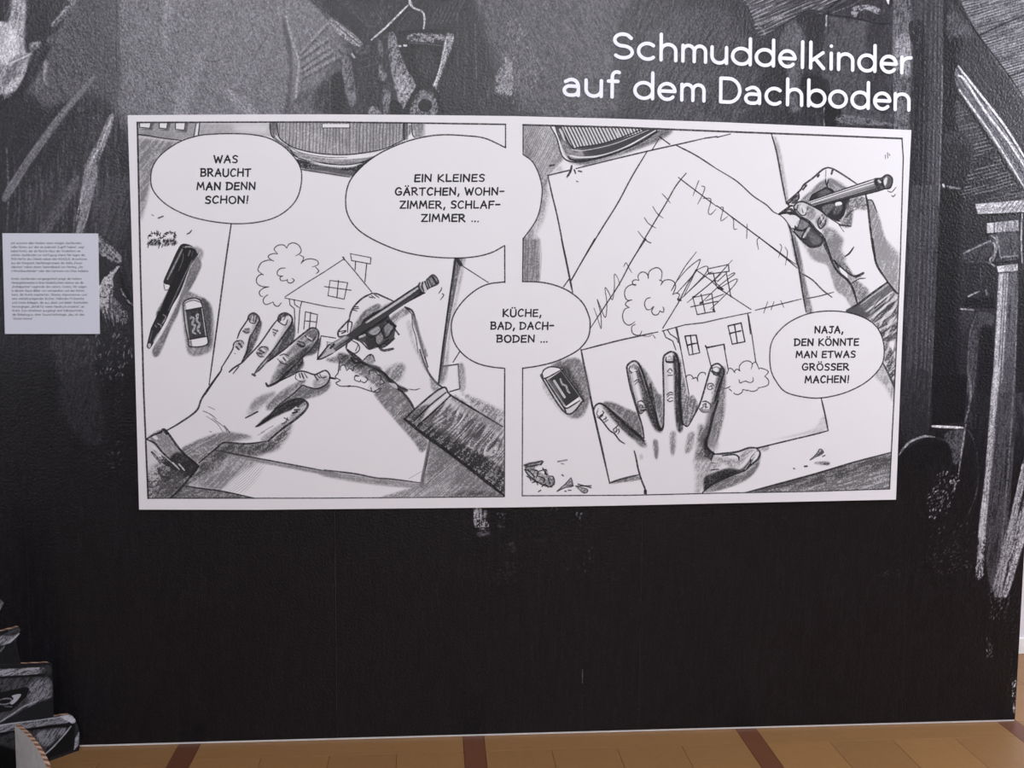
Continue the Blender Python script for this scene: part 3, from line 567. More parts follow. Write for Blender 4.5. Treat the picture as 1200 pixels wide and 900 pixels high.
    S('915,355 945,365', 2.6, .85); S('755,490 775,480', 2.2, .8); S('560,455 580,462', 2.2, .8); S('868,545 880,562', 2, .8); S('690,438 705,432', 2, .8)
    fr(780, 370, 7.5)
    for p in ('100,110 122,230 160,440 205,690', '168,182 270,170 300,325 208,346 168,182', '218,175 240,340', '195,256 256,242', '350,262 362,278 510,252 552,482', '358,280 398,440', '728,0 760,180 792,405', '548,92 665,65 696,228 586,250 548,92', '604,80 632,240', '560,160 662,130'): S(p, 1.1, .88, sm=False)
    S('205,690 195,740', .8, .5)
    for p in ('180,545 190,525 220,522 250,552', '232,555 270,545 285,578', '280,570 285,530 310,500 345,502 350,520', '552,465 580,465 612,502', '600,495 625,470 655,485', '650,485 650,440 690,402 735,400 762,425 752,468', '762,425 792,408 822,470', '818,465 845,462 902,490 872,535', '872,530 905,570 895,612 820,635', '820,630 800,655 760,665 715,652', '722,660 680,650 672,672 640,692 610,688 598,676', '645,562 655,590 700,575 740,588 768,575 768,542', '545,490 540,510', '480,650 540,635 570,620', '560,645 580,662'): S(p, 1, .82)
    # eraser and shavings
    fr(600, 420, 5.2917)
    T('240,50 360,0 430,20 470,130 480,240 450,340 400,372 340,345 430,260 340,130', .45, .9, 2.5, 55, 12, 1.6, .9); T('290,60 350,60 430,200 440,260 400,240', .22, .8, 3, 55, 10, 1.6, .8)
    T('190,130 220,190 330,345 300,330 200,200', .65, .5, 2)
    F('185,98 200,70 240,52 290,58 304,70 428,240 432,270 336,342 188,120', .82); F('222,135 304,78 418,236 335,296', .20, 1, False); F('186,100 205,70 240,53 295,62 304,72 205,122', P)
    S('262,140 326,240', 2.4, .95, .82, g=.2); S('300,128 312,160 335,170 345,200 358,214', 2, .9, .8, g=.6); T('215,150 250,140 320,270 310,290', .5, .6, 1, -55, 6, 1, .8)
    F('330,300 412,245 420,262 345,305', P, 1, False)
    for p, w in (('185,98 200,70 240,52 290,58 304,70', 1.3), ('186,98 190,128 336,342 432,272 428,240 304,70', 1.6), ('188,100 205,124 304,72', 1.3), ('205,124 318,300 336,342', 1.5), ('320,300 345,308 420,262', 1.4)): S(p, w, .9)
    T('80,655 190,635 180,660 140,680 200,720 215,690 230,730 262,750 258,790 200,790 110,745 90,700', .45, .8, 1, 30, 5, 1.6, 1.2)
    for p in ('75,662 185,636', '80,662 110,670 180,655', '90,668 85,700 120,740 165,770 205,790 250,798', '78,690 100,695', '92,730 110,742 118,760', '125,770 150,765 160,785', '185,795 205,780 225,800', '240,798 262,770 255,735 230,730', '120,690 160,700 150,740', '165,700 210,690 205,715 220,720', '190,680 215,722', '160,730 200,745 195,770', '225,745 235,775', '100,690 140,735', '180,660 190,640'): S(p, 1.3, .85)
    S('285,640 340,630', 1.6, .5); S('305,652 320,655', 1.2, .5); S('310,722 318,728', 1.4, .7)
    for p in ('278,825 330,780 366,740', '366,742 375,790 330,800 280,825', '340,785 380,790', '395,792 490,790', '400,795 440,832 466,828 462,810 400,795', '410,780 490,802', '328,824 336,824', '350,818 366,818', '165,826 178,818'): S(p, 1.2, .85)
    T('320,800 368,745 372,790', .4, .8, .6); T('400,795 465,812 460,830 430,825', .5, .8, .6)
    # ---- left hand in right panel
    fr(690, 400, 7.5)
    T('130,545 200,535 330,590 400,620 430,650 470,830 400,800 260,640', .40, .9, 1.5, 60, 10, 1.5, .8)
    T('430,185 520,290 610,460 640,480 655,720 640,740 560,500 470,280', .40, .9, 1.5, 75, 10, 1.5, .9)
    T('760,110 810,180 830,300 870,480 920,480 960,600 870,740 830,740 800,500 790,300', .42, .88, 2, 75, 12, 1.5, 1.2)
    T('1180,240 1200,260 1200,420 1190,640 1120,900 1050,900 1100,560', .42, .85, 2.4, 75, 12, 1.5, 1)
    HL = [(x/7.5+690, y/7.5+400) for x, y in parse('45,600 60,560 100,546 150,570 260,670 380,790 440,850 480,840 470,750 430,620 370,420 340,270 345,210 385,176 430,190 460,260 520,440 590,650 615,760 655,745 660,560 655,300 660,150 690,105 730,92 770,120 790,250 800,500 810,650 820,730 860,745 920,660 980,540 1040,340 1070,240 1100,205 1140,198 1180,240 1180,300 1120,500 1080,700 1040,900')]
    HL += [(x/7.5+740, y/7.5+470) for x, y in parse('655,380 720,465 800,465 930,448 1030,412 1100,412 1130,460 1090,540 1000,620 860,660 700,740 625,805 120,815 115,775 90,700 60,620 25,460')]
    HL += [(x/7.5+690, y/7.5+400) for x, y in parse('320,900 220,810 140,710 80,660')]
    fr(0, 0, 1); F(HL, P*.985, 1, False)
    fr(690, 400, 7.5)
    T('110,550 160,575 280,680 400,800 450,870 380,850 260,740 150,610', .20, .9, 2.5, -42, 12, 1.6, .8)
    T('410,210 450,260 520,450 600,680 640,790 580,770 500,600 450,400', .18, .92, 2.4, -72, 14, 1.6, .8)
    T('740,130 780,140 800,500 825,760 780,780 755,560 750,300', .16, .95, 2, 88, 14, 1.6, .7)
    T('1150,240 1190,260 1150,430 1090,640 1050,900 980,900 1040,700 1100,450', .20, .92, 2.4, 75, 14, 1.6, .8)
    T('360,260 390,300 420,480 470,600 440,640 380,420', .6, .5, 2, -80, 10, 1.5, 1); T('665,180 690,200 700,500 670,520', .7, .4, 2, 88, 10, 1.5, 1)
    for p, w in (('60,690 40,620 60,565 100,546 150,572 200,620 290,700 380,785 470,845', 1.8), ('75,665 110,690 180,780 225,812 270,870 315,900', 1.5), ('485,850 470,750 430,620 370,420 340,270 338,215 385,176 430,188 470,270 530,460 590,650 610,750', 1.9), ('610,750 640,780 658,730', 2.2),
                 ('658,735 660,560 655,300 655,150 690,105 730,92 770,120 792,220 800,420 800,520 818,700 850,745', 1.9), ('850,745 875,740 920,660 980,540 1040,340 1070,240 1095,208 1140,198 1180,240 1185,290 1130,440 1080,650 1040,780 1020,900', 1.7), ('350,240 380,400 420,560 470,760', .7)): S(p, w, .92)
    S('540,380 600,700 635,780', 3.0, .7); S('795,200 802,520 822,730', 3, .75); S('1170,330 1100,600 1040,860', 3, .65); S('470,260 560,520', 1.6, .7); S('170,590 300,700 460,850', 2.6, .7)
    # nails and creases
    S('85,590 70,640 90,660', 1, .7); S('85,600 120,650', 2.4, .5, P); S('95,660 130,630 120,612', 1.3, .8); S('100,665 118,650', 2.2, .8); S('130,690 155,672', 1.2, .8); S('140,710 170,690', 1, .6); S('150,660 150,700', .9, .6)
    S('215,775 255,740', 1.2, .8); S('215,780 235,800 262,770 268,800', 1.1, .8); S('245,760 240,790', 1, .7); S('255,815 270,790', 1, .6)
    S('365,215 355,250 375,275', 1.2, .8); T('365,215 410,195 420,240 380,240', .45, .6, 1); S('370,280 400,262 430,268', 1.4, .8); S('385,265 410,255', 1.8, 1, P); S('400,355 425,338 440,345', 1.1, .7); S('405,380 430,355 440,360', 1, .6); S('440,230 450,300', 1.4, .5)
    S('430,535 460,522 480,535', 1.3, .8); S('430,545 430,590 455,635 500,600', 1.3, .8); S('455,555 475,570 470,585 500,580', 1.2, .8); S('460,610 500,600', 2, .9); S('445,540 470,550', 1.8, .8, P); T('432,560 460,560 470,600 450,620', .4, .7, 1)
    S('680,140 682,180 745,182 750,130', 1.4, .85); S('685,178 745,180', 2, .8); S('700,140 712,128 725,150', .8, .5); S('695,160 730,158', .8, .4); S('690,268 715,240 735,265', 1.2, .75); S('700,275 722,280', .9, .6); S('695,300 735,298', 1.1, .7)
    S('685,470 715,448 740,455', 1.3, .75); S('690,490 710,470 740,470', 1.1, .7); S('690,515 710,530 740,520', 1.2, .7); S('690,520 720,495 740,500', 1, .6)
    S('1078,262 1120,280 1150,275', 2.4, .8); S('1085,230 1095,285 1135,295 1160,235', 1.2, .75); S('1080,240 1120,225 1150,240', 1, .6); S('1095,290 1140,300', 1, .6); S('1042,405 1050,375 1085,372 1100,395', 1.2, .8); S('1060,400 1082,388 1080,415', 1.1, .7); S('1042,415 1070,425 1095,410', 1.1, .7); S('1085,440 1080,460', .8, .4)
    S('1000,530 1030,528 1070,555 1068,590', 1.4, .8); S('1000,560 1030,548 1025,580 1050,575', 1.3, .8); S('970,590 1000,620 1060,622', 1.4, .7); S('1010,570 990,590', 1.2, .7); T('975,590 1010,595 1050,600 1050,625 1000,620', .5, .7, 1); S('1040,560 1055,580', 1.5, 1, P)
    fr(740, 470, 7.5)
    T('600,200 680,300 660,400 720,470 700,520 610,520 560,500 580,350', .38, .85, 3, 65, 14, 1.6, 1)
    T('640,330 680,320 670,400 720,460 690,500 640,440', .12, .85, 2, 70, 10, 1.6, .8)
    T('560,500 700,520 800,560 700,620 640,680 600,800 570,810 570,640', .58, .75, 4, 60, 14, 1.6, 1.2)
    T('640,680 700,640 850,590 960,600 1040,520 1100,440 1080,480 1040,560 960,620 860,660 700,740 640,790', .10, .95, 2, 30, 12, 1.6, .6)
    T('720,500 830,560 900,600 960,560 1040,460 1090,420 1020,430 950,480 960,520 830,500', .55, .7, 3, 35, 12, 1.6, 1.3)
    T('700,740 860,665 1000,620 1090,540 1130,460 1120,560 1060,650 960,720 780,780 650,800', .42, .9, 2, 30, 12, 1.8, .9)
    T('660,160 720,20 790,0 760,100 710,250 760,380 720,450 670,380', .55, .7, 4, 75, 14, 1.4, .9)
    T('0,250 100,330 130,400 60,380', .3, .8, 2.5, -42, 9, 1.6, .9); S('0,248 60,300 110,350', 3, .85)
    for p in ('200,350 215,420 215,500', '220,350 228,430'): S(p, 2.2, .4, .3)
    T('190,350 230,360 235,480 210,505', .45, .75, 2, 80, 10, 1.4, 1.1); T('340,290 390,280 380,440 350,475', .5, .75, 2, 80, 10, 1.4, 1.1); T('500,290 555,280 540,400 500,455 470,440', .5, .75, 2, 65, 10, 1.4, 1.1); T('75,470 95,470 95,510 78,510', .55, .5, 2)
    for p, w in (('25,440 40,500 60,600 90,700 118,770 122,815', 1.7), ('122,790 122,815', 3), ('760,0 720,120 680,280 655,370 680,430 730,465', 2.6), ('725,468 800,462 930,446 1030,412 1100,412', 2), ('800,480 900,470 940,490 945,520', 1.6), ('720,450 700,520', 1.4), ('1100,415 1200,392', 1.8), ('1100,415 1130,455 1110,510 1040,570 990,612 860,660 700,740 625,805', 2),
                 ('1105,440 1050,500 1040,560 990,612', 1.3)): S(p, w, .92)
    S('1100,450 1055,505', 1.8, .9, P); S('1040,540 1000,600', 1.2, .8, .7); S('700,605 765,600', 1.2, .7); S('640,480 700,510', 1.4, .5); S('735,545 700,545', .8, .6)
    T('1110,420 1200,400 1200,430 1150,440', .6, .6, 1.5)
    # ---- hand with pencil, upper right
    fr(905, 185, 7.5)
    T('830,370 880,375 940,520 990,700 1040,830 1110,900 905,900 870,650', .52, .85, 2, 70, 16, 1.5, .9, sm=False)
    T('240,700 330,780 440,740 500,880 540,900 370,900 300,800', .60, .85, 3, 80, 16, 1.5, 1)
    HP = [(x/7.5+905, y/7.5+185) for x, y in parse('490,85 440,105 360,175 280,235 230,300 130,385 125,420 150,430 60,495 90,520 160,600 190,660 260,730 350,785 440,740 470,800 520,900')]
    HP += [(x/7.5+905, y/7.5+280) for x, y in parse('500,150 530,230 620,320 680,370 745,570 1015,380 920,230 880,0')]
    HP += [(x/7.5+905, y/7.5+185) for x, y in parse('870,650 840,450 820,320 750,235 640,160 550,100')]
    fr(0, 0, 1); F(HP, P, 1, False)
    fr(905, 185, 7.5)
    T('250,370 330,300 400,230 470,190 470,260 380,310 330,390 260,385', .48, .85, 1.5, 50, 10, 1.5, 1); T('490,185 560,195 660,270 540,300 480,250', .48, .85, 1.5, -30, 10, 1.5, 1)
    F('350,330 480,262 545,305 440,370 345,385', .16); T('400,300 480,275 520,300 420,350', .4, .7, 1, 20, 6, 1.3, 1)
    T('140,385 220,320 235,350 200,400 160,400', .25, .85, .8, 45, 6, 1.3, 1)
    F('360,420 520,390 660,350 680,380 650,450 600,560 500,520 420,460', .15); F('555,395 600,385 612,410 560,425', P); T('440,430 520,400 545,430 470,500', .5, .8, 1, -30, 8, 1.3, 1); T('550,430 620,420 610,470 540,500', .42, .8, 1, 60, 6, 1.3, 1)
    S('700,465 600,545', 2, .9, P); S('640,400 615,470 600,540', 1.6); T('660,380 800,345 830,450 720,460 690,600 600,590 650,480', .40, .88, 2, 50, 10, 1.6, 1.1)
    S('700,460 730,440', 1.4, .8, P); S('710,455 650,520 680,490', 1.2, .8); S('590,590 690,600', 1.4)
    # lower fingers
    F('165,440 215,500 330,570 400,660 440,700 440,745 350,785 250,715 190,650 180,560 130,500 75,495', .25)
    F('160,505 235,520 220,560 200,600', P*.95); F('75,500 160,505 200,610 165,620 120,560', P*.97); T('260,540 320,570 290,630 230,630', .55, .8, 1, -40, 6, 1.4, .8); T('190,640 280,650 300,690 240,700', .55, .8, 1, 30, 6, 1.4, .8); T('310,640 400,690 430,740 360,760', .45, .7, 1, -40, 6, 1.4, 1)
    S('235,540 215,600', 1.6, .9, P); S('325,620 270,700', 2.4, .9, .8); S('200,600 210,630 260,635', 1.6); S('300,620 260,700 300,720', 1.6); S('130,480 150,470', 2.4, .9, P)
    F('200,400 240,385 310,400 420,470 480,500 500,560 460,640 400,620 320,560 230,510 190,460', .80)
    T('310,420 380,470 360,540 300,520', .5, .8, 1.5, 60, 6, 1.3, 1); T('380,540 440,500 480,520 470,590 420,620', .42, .75, 1.5, 60, 6, 1.3, 1.2); T('440,640 520,620 620,720 600,800 640,890 540,900 480,760', .50, .85, 3.4, 65, 12, 1.5, 1.1)
    T('200,410 250,400 240,480 200,470', .6, .5, 1.5)
    for p, w in (('490,85 440,105 360,175 280,235 240,290 130,385', 1.8), ('490,85 540,100 640,160 750,235', 1.6), ('470,110 468,200 480,250', 1.2), ('495,190 485,255 540,305', 1.3), ('480,255 400,300 350,330 325,385', 1.4), ('230,300 235,350 210,385', 1.4), ('210,330 150,395 130,400', 1.2), ('130,390 150,420 180,420', 2), ('150,430 60,495', 2), ('60,495 130,480 190,490', 2), ('60,495 110,540 160,610 190,660', 1),
                 ('200,460 190,430 215,395 260,385 310,400 420,460 480,510 600,590', 1.7), ('190,460 230,510 320,560 380,630 440,690 460,760 500,850 530,900', 2.8), ('205,450 250,500 290,500 312,440', 1.2), ('225,415 215,460', 1, ), ('260,440 270,480', 1, ), ('190,650 250,715 300,760 350,785 420,768 445,730', 2), ('180,620 250,640 300,620', 1.6), ('820,320 840,420 855,560 880,760 905,900', 2.2), ('840,370 880,380 920,480', 1.2), ('440,500 400,560 420,620 460,590 472,540', 1.3), ('450,530 420,580', 1.4), ('640,866 680,840 716,786', 1.2), ('590,595 630,650', .6), ('400,165 410,150', 2), ('270,280 300,240', 1.6), ('275,235 300,250', 1), ('530,110 520,140', 2)): S(p, w, .92)
    S('250,430 300,470', 3, .6, P); S('425,510 445,560', 2, .7, P); S('462,110 462,180', 2, .8, P); S('500,115 505,150', 2, .8, P)
    F('315,395 750,240 890,195 925,185 960,270 930,290 830,315 600,370 400,425 370,425', .55, 1, False)
    T('340,410 600,345 900,250 940,290 830,315 600,372 400,428', .2, .9, 1, 15, 24, 1.2, .7, sm=False); S('330,385 600,290 890,200', 1.8, 1, P, g=.1); S('345,398 620,305 895,222', 1.5, .9, P, g=.1); S('370,415 650,335 900,262', .9, .7, .75); S('330,378 600,285 750,235 900,185', 1.3); S('335,392 620,297 890,210', .8, .8); S('370,428 600,374 830,316 940,290', 1.5)
    F('890,200 905,182 960,180 1005,152 1042,165 1055,205 1035,260 1000,272 930,290 905,250', .45); T('900,200 960,190 980,270 920,280', .15, .8, 1, 60, 5, 1.4, 1.1); F('980,200 1005,170 1015,200 990,245', P, .9); T('1020,170 1050,200 1030,262 1005,265', .3, .8, 1); S('905,182 960,178 1005,150 1045,168 1056,205 1036,262 990,272 930,292', 1.6); S('970,190 965,220 985,262', 1.8); S('915,190 905,215 925,240', 2, .9); S('935,200 950,215', 2, .8, P)
    S('1015,292 1050,300 1088,258', 1, .8); S('1050,332 1065,340 1082,320', 1, .8); 
    fr(840, 130, 5); S('988,258 988,280', .8, .6); S('1000,245 1002,275', .9, .7); S('1010,252 1014,262', .8, .6)
    # wrist and sleeve
    fr(905, 280, 7.5)
    T('330,100 500,140 540,230 640,340 690,380 750,570 690,590 640,510 560,450 520,330 480,230 380,190', .56, .85, 2, 75, 14, 1.6, .9)
    T('885,0 1010,20 1110,120 1110,480 1060,420 1010,370 920,230', .56, .85, 3, 70, 16, 1.5, 1, sm=False); T('1040,0 1110,0 1110,120', P, .6, 4)
    T('540,200 640,210 720,320 800,300 760,340 690,360 620,320', .35, .8, 2, -40, 10, 1.5, 1.1); F('590,255 640,265 665,340 620,320', P); T('700,370 760,380 850,470 760,560 720,480', .45, .85, 2.4, 60, 10, 1.5, 1.1)
    T('460,0 600,0 600,100 640,220 560,200 500,130', .50, .8, 3.4, 65, 14, 1.5, 1.1)
    F('655,635 750,590 850,520 1015,380 1050,400 1105,480 1100,900 980,900 940,780 850,690', .62, 1, False)
    T('655,635 850,520 1015,395 1075,460 940,560 860,640 850,690', .35, .85, 1, 40, 18, 1.4, .8, sm=False); T('850,680 900,640 1000,560 1100,500 1100,900 980,900 940,780', .28, .85, 3, 45, 14, 3, 1.8, sm=False)
    H('850,660 1100,480 1100,900 960,850', 42, 12, 4, P, .8, 3, .5, sm=False); H('850,660 1100,480 1100,900 960,850', 50, 8, 1.8, .2, .7, 1.5, .4, sm=False)
    S('820,640 920,570 1060,465', 2, .9, P); S('900,610 1040,490', 1.4, .8, .12); S('780,570 900,480 1020,400', 2.2, .8, .75)
    for p, w in (('460,0 500,120 530,210 580,290 650,350 690,400 720,470 748,570', 2.4), ('540,190 620,260 700,322 760,320', 1.5), ('700,390 760,352 820,345', 1), ('740,330 800,300', 2.2), ('655,632 750,575 850,500 1015,378', 2.4), ('1010,375 1080,460 1105,482', 2), ('880,0 895,110 920,230 1015,378', 2.2), ('655,635 750,665 850,715', 2), ('545,190 580,250', 2)): S(p, w, .92)
    T('650,630 760,590 820,640 860,690 740,670', .3, .8, 1.5, 40, 10, 1.5, .8)
    S('640,155 680,120 716,70', 1.2, .8)
    fr(840, 280, 5)
    T('760,415 870,430 980,560 1050,700 1042,900 1000,760 975,700 985,600 940,520', .3, .7, 2, 50, 12, 2, 1.3, sm=False)
    H('880,440 1055,330 1045,820 980,700', 44, 12, 3.6, P, .7, 3, .5); H('880,440 1055,330 1045,850 980,700', 50, 8, 1.6, .2, .6, 2, .5)
    S('970,720 1010,800 1040,870', 2); T('970,740 1020,830 1045,900 1040,960 985,860 930,800', .6, .7, 3, 75, 12, 1.5, 1.2)
    # ================= gutters, balloons, frames (drawn last, they cover the picture)
    fr(0, 0, 1)
    F('140,120 1080,120 1080,162 850,153.8 600,146 380,143 161,143 164.4,310 168.4,460 173.6,584 380,583.6 590,582 613,581 840,578 1042.4,573 1048,460 1055,310 1059,163 1080,162 1080,620 140,620', P, 1, False)
    F('592.4,140 613,140 612,590 591,590', P, 1, False)
    b2l = [(x/5+380, y/5+130) for x, y in parse('1062,215 940,160 820,145 700,140 600,150 480,180 350,235 250,300 170,380 135,450 125,530 135,600 170,665 230,720 330,775 460,825 600,852 750,862 880,855 980,830 1055,790')]
    b2r = [(x/5+600, y/5+130) for x, y in parse('65,255 120,298 155,365 175,440 175,500 160,590 130,660 65,750')]
    b3l = [(x/5+380, y/5+280) for x, y in parse('1055,252 960,265 880,305 800,380 750,470 748,560 775,630 830,690 900,730 980,750 1055,758')]
    b3r = [(x/5+600, y/5+280) for x, y in parse('62,250 150,252 240,268 330,305 410,370 450,450 458,510 445,580 400,640 340,680 250,720 150,745 62,758')]
    b1 = [(x/5+150, y/5+130) for x, y in parse('605,133 480,137 400,148 300,182 200,250 148,320 133,400 150,470 220,545 330,605 450,640 600,660 740,655 860,625 950,565 1000,490 1018,390 1005,320 960,255 900,200 820,158 720,138')]
    b4 = [(x/5+840, y/5+280) for x, y in parse('310,690 320,610 360,545 430,485 530,440 640,423 760,430 870,465 940,520 975,600 980,680 965,740 920,800 850,855 740,905 610,932 500,925 400,895 345,830 318,770')]
    F(b1, P); F(b4, P); F(catmull(b2l).tolist()+[(592, 290), (613, 279)]+catmull(b2r[::-1]).tolist()+[(613, 181), (592, 173)], P, 1, False)
    F(catmull(b3l).tolist()+[(591, 432), (612, 432)]+catmull(b3r[::-1]).tolist()+[(612, 330), (591, 331)], P, 1, False)
    S(b1, 1.1, .9, cl=True); S(b4, 1.2, .9, cl=True); S(b2l, 1.2, .92, tp=(1, 1)); S(b2r, 1.1, .9, tp=(1, 1)); S(b3l, 1.2, .92, tp=(1, 1)); S(b3r, 1.3, .92, tp=(1, 1))
    S('600,428 640,410 680,395', 1, .0)
    C.ws = 1.1; K = dict(sm=False, tp=(1, 1))
    S('161,143.5 380,143 500,144.4 592.4,145.8', 1.6, .92, **K); S('592.4,145.8 592.4,173', 1.3, .92, **K); S('591.4,288 591.6,331', 1.3, .92, **K); S('591.4,432 591,582', 1.4, .92, **K); S('590,582.2 380,583.8 174,584', 1.1, .9, **K)
    S('161,143.5 164.4,310 168.4,460 173.6,584', 1.8, .95, **K)
    S('613,146.4 720,149 840,153.8 950,158 1057,162.4', 1.9, .9, **K); S('613,146.4 613,181', 1.3, .92, **K); S('613,279.5 612.4,330', 1.3, .92, **K); S('612.4,432.4 612,581', 1.2, .92, **K); S('612,581 735,580.5 840,578 950,576 1042.4,573', 1.2, .9, **K)
    S('1057,162.4 1058.5,185 1055,305 1051.6,380 1048,460 1042.4,573', 1.4, .92, **K)
    for t, a, b, c, d in (('WAS', 251, 278, 182.3, 190.6), ('BRAUCHT', 235.6, 293.6, 198, 206.6), ('MAN DENN', 231, 299, 213.8, 222.2), ('SCHON!', 240.8, 290.4, 230, 238.2),
                          ('EIN KLEINES', 486.2, 567.4, 204.6, 212.8), ('GÄRTCHEN, WOHN-', 463.4, 590.4, 220.2, 228.6), ('ZIMMER, SCHLAF-', 468.8, 585.6, 235.6, 244), ('ZIMMER ...', 494, 560.4, 251.2, 259.6),
                          ('KÜCHE,', 589.6, 633.8, 362.6, 370.8), ('BAD, DACH-', 575.6, 648.6, 377.6, 385.8), ('BODEN ...', 582.6, 641, 393, 401),
                          ('NAJA,', 955, 987.6, 382.6, 390.2), ('DEN KÖNNTE', 931.2, 1006, 397, 404.8), ('MAN ETWAS', 933, 1002, 411.6, 419), ('GRÖSSER', 940.2, 994.6, 426.2, 433.8), ('MACHEN!', 943.6, 994.4, 440.6, 448.4)):
        comic_line(C, t, a, b, c, d)
    return C
WALL_L, WALL_R, WALL_T = -2.3, 2.07, 2.95
def draw_mural():
    C = Canvas(WALL_L, 0.0, WALL_R, WALL_T, 620, .16)
    C.tooth = .6; C.tf = .8
    S, F, T, H, fr = C.S, C.F, C.T_, C.H, C.fr
    D = .13
    fr(0, 0, 1)
    # night-dark lower half and posts, greyer attic roof above with some lamp sheen painted in
    T('-500,-300 1400,-300 1400,420 1000,560 600,520 150,380 -500,330', .25, .85, 60, 82, 16, 1.4, 1.6)
    T('-500,-300 1400,-300 1400,600 150,600 -500,400', .13, .5, 5, 88, 12, 1.2, 2)
    T('-400,460 1300,540 1300,1000 -400,1000', .075, .85, 40, 88, 20, 2, .8)
    T('30,-80 140,-80 420,-80 470,0 470,140 330,170 150,170 120,260 20,250 30,100', .36, .85, 14, 118, 7, 1.1, 1.2)
    T('140,-80 400,-80 395,60 340,160 160,160 140,70', .44, .8, 16, 112, 6, 1.1, 1.0)  # this grey is part print, part painted sheen of the ceiling light
    T('90,-40 135,-40 140,100 120,110 100,60', .30, .6, 4, 100, 7, 1.2, 1.2); S('136,-30 137,30 136,50 137,90', 1.6, .5, .18)
    S('140,10 142,60', 1.2, .4, .5)
    T('560,-60 780,-60 790,60 720,130 640,138 590,90', .34, .8, 14, 118, 7, 1.1, 1.3)  # grey also holds some painted sheen of the middle lamp
    T('740,0 900,-20 900,150 740,140', .19, .8, 6, 68, 14, 1.4, 1.6); T('760,40 850,10 890,110 840,150 760,140', .30, .45, 5, 62, 14, 1.3, 2)
    # ---- cloth top left
    fr(0, 0, 6.43)
    T('40,0 215,0 195,320 250,400 235,450 110,700 20,745 -60,760 -60,180 30,180', .66, .9, .8, 70, 9, 1.5, 1.0)
    T('60,200 110,200 140,360 130,440 60,470 0,480', .80, .85, 3, 80, 10, 2, .5); T('-50,0 85,0 50,180 0,180 -60,200', .20, .9, 2, 70, 8, 1.5, 1.2); T('-60,200 50,170 60,330 -20,460 -60,400', .74, .8, 1.5, 85, 8, 2, .6)
    T('100,430 200,430 110,560 40,640 0,600 60,520', .40, .55, 2.5, 40, 6, 1.4, 1.6); T('60,640 180,560 120,680 20,745', .78, .6, 1.5, 42, 8, 1.4, .8); S('250,395 160,440 60,485', 2, .8, .8, g=.4)
    T('210,-60 530,-60 520,60 390,300 225,395 185,330 200,60', .19, .95, 2, 62, 9, 1.5, 1.0)
    T('225,330 300,310 300,360 235,390', .55, .7, 1.5, 50, 5, 1.5, 1.2)
    T('520,-40 600,-40 480,130 400,200 380,160 440,120', .55, .6, 2.5, 50, 8, 1.3, 1.7); T('350,300 460,220 430,270 380,310', .5, .5, 2, 50, 6, 1.2, 1.4)
    T('330,460 365,470 350,560 350,640 325,600', .56, .85, 1.2, 85, 8, 1.4, .9); T('280,580 300,580 290,690 265,700', .46, .7, 1.2, 85, 8, 1.4, 1); T('110,740 135,750 130,800 112,790', .45, .7, 1, 85, 5, 1.4, 1)
    T('240,400 380,340 330,460 230,640 100,760 60,760 180,600', .16, .85, 2, 60, 9, 1.4, 1.2)
    T('-60,740 200,700 330,820 250,900 -60,900', .17, .8, 4, 80, 9, 1.3, 1.4)
    fr(0, 0, 1)
    T('-60,120 60,130 110,110 150,170 150,280 -60,280', .17, .85, 12, 86, 16, 1.5, 1.5)
    T('20,150 90,120 60,190 20,240 0,230', .15, .7, 5, 50, 12, 1.5, 1.4)
    for i in range(11): S([(8+i*13, 175+(i*37) % 40), (10+i*13, 225+(i*23) % 20), (8+i*13, 275)], 2.4, .5, .42, g=1.3)
    # ---- beams and rays
    fr(0, 0, 3.75)
    T('395,345 410,352 280,520 150,700 40,870 10,880 20,840 110,700 240,520', .43, .9, 1, 55, 24, 1.2, .9); S('400,345 260,520 120,690 15,850', .9, .6, .5, g=1)
    T('480,510 500,515 470,620 430,720 400,900 350,900 380,720 430,620', .52, .9, 1.2, 72, 12, 1.2, 1.6); S('492,515 440,640 405,705 375,790', 2, .7, .74, g=1.2); S('375,720 352,900', 1.2, .5, .55, g=1)
    T('330,770 350,790 300,850 250,910 225,900 270,850', .36, .8, 2, 52, 12, 1.2, 1.5)
    for x in (28, 60, 110, 155, 180, 210, 250): S([(x, 620+x), (x+6, 780+x*.3), (x+4, 1010)], 2.4, .35, .40, g=1.3)
    T('560,900 700,500 760,-20 880,0 850,500', .46, .0, 3)
    T('720,20 760,0 740,180 715,190', .50, .6, 2, 84, 20, 1.2, 1.3); T('860,250 900,250 800,520 760,520 800,400', .50, .5, 3, 75, 12, 1.2, 1.5)
    fr(0, 200, 3.75)
    T('380,-10 430,-10 395,170 355,285 330,285 360,120', .50, .9, 1, 74, 14, 1.2, 1.6); S('372,60 345,170 335,220', 1.6, .7, .7, g=1.2); S('425,10 390,180 365,270', 1.0, .5, .55, g=1.2)
    T('300,90 345,70 200,290 160,290 220,190', .36, .75, 2, 58, 12, 1.2, 1.6); T('300,60 230,180 120,290 60,290 180,130', .22, .6, 4, 56, 12, 1.4, 1.4)
    T('440,60 560,20 560,280 470,300 400,200', .27, .7, 4, 70, 14, 1.3, 1.9)
    # feathers beside the text panel
    T('428,285 445,290 530,375 515,405 430,360', .50, .85, 1.2, -45, 7, 1.6, 2)
    for i in range(6): S([(432+i*16, 300+i*14), (428+i*12, 330+i*14)], 1.6, .7, .62, g=.9)
    S('435,290 480,340 522,385 520,400', 2, .7, .6, g=.9)
    T('430,400 510,415 570,590 560,690 500,670 435,520', .16, .8, 2, 80, 10, 1.6, 1)
    r = random.Random(12)
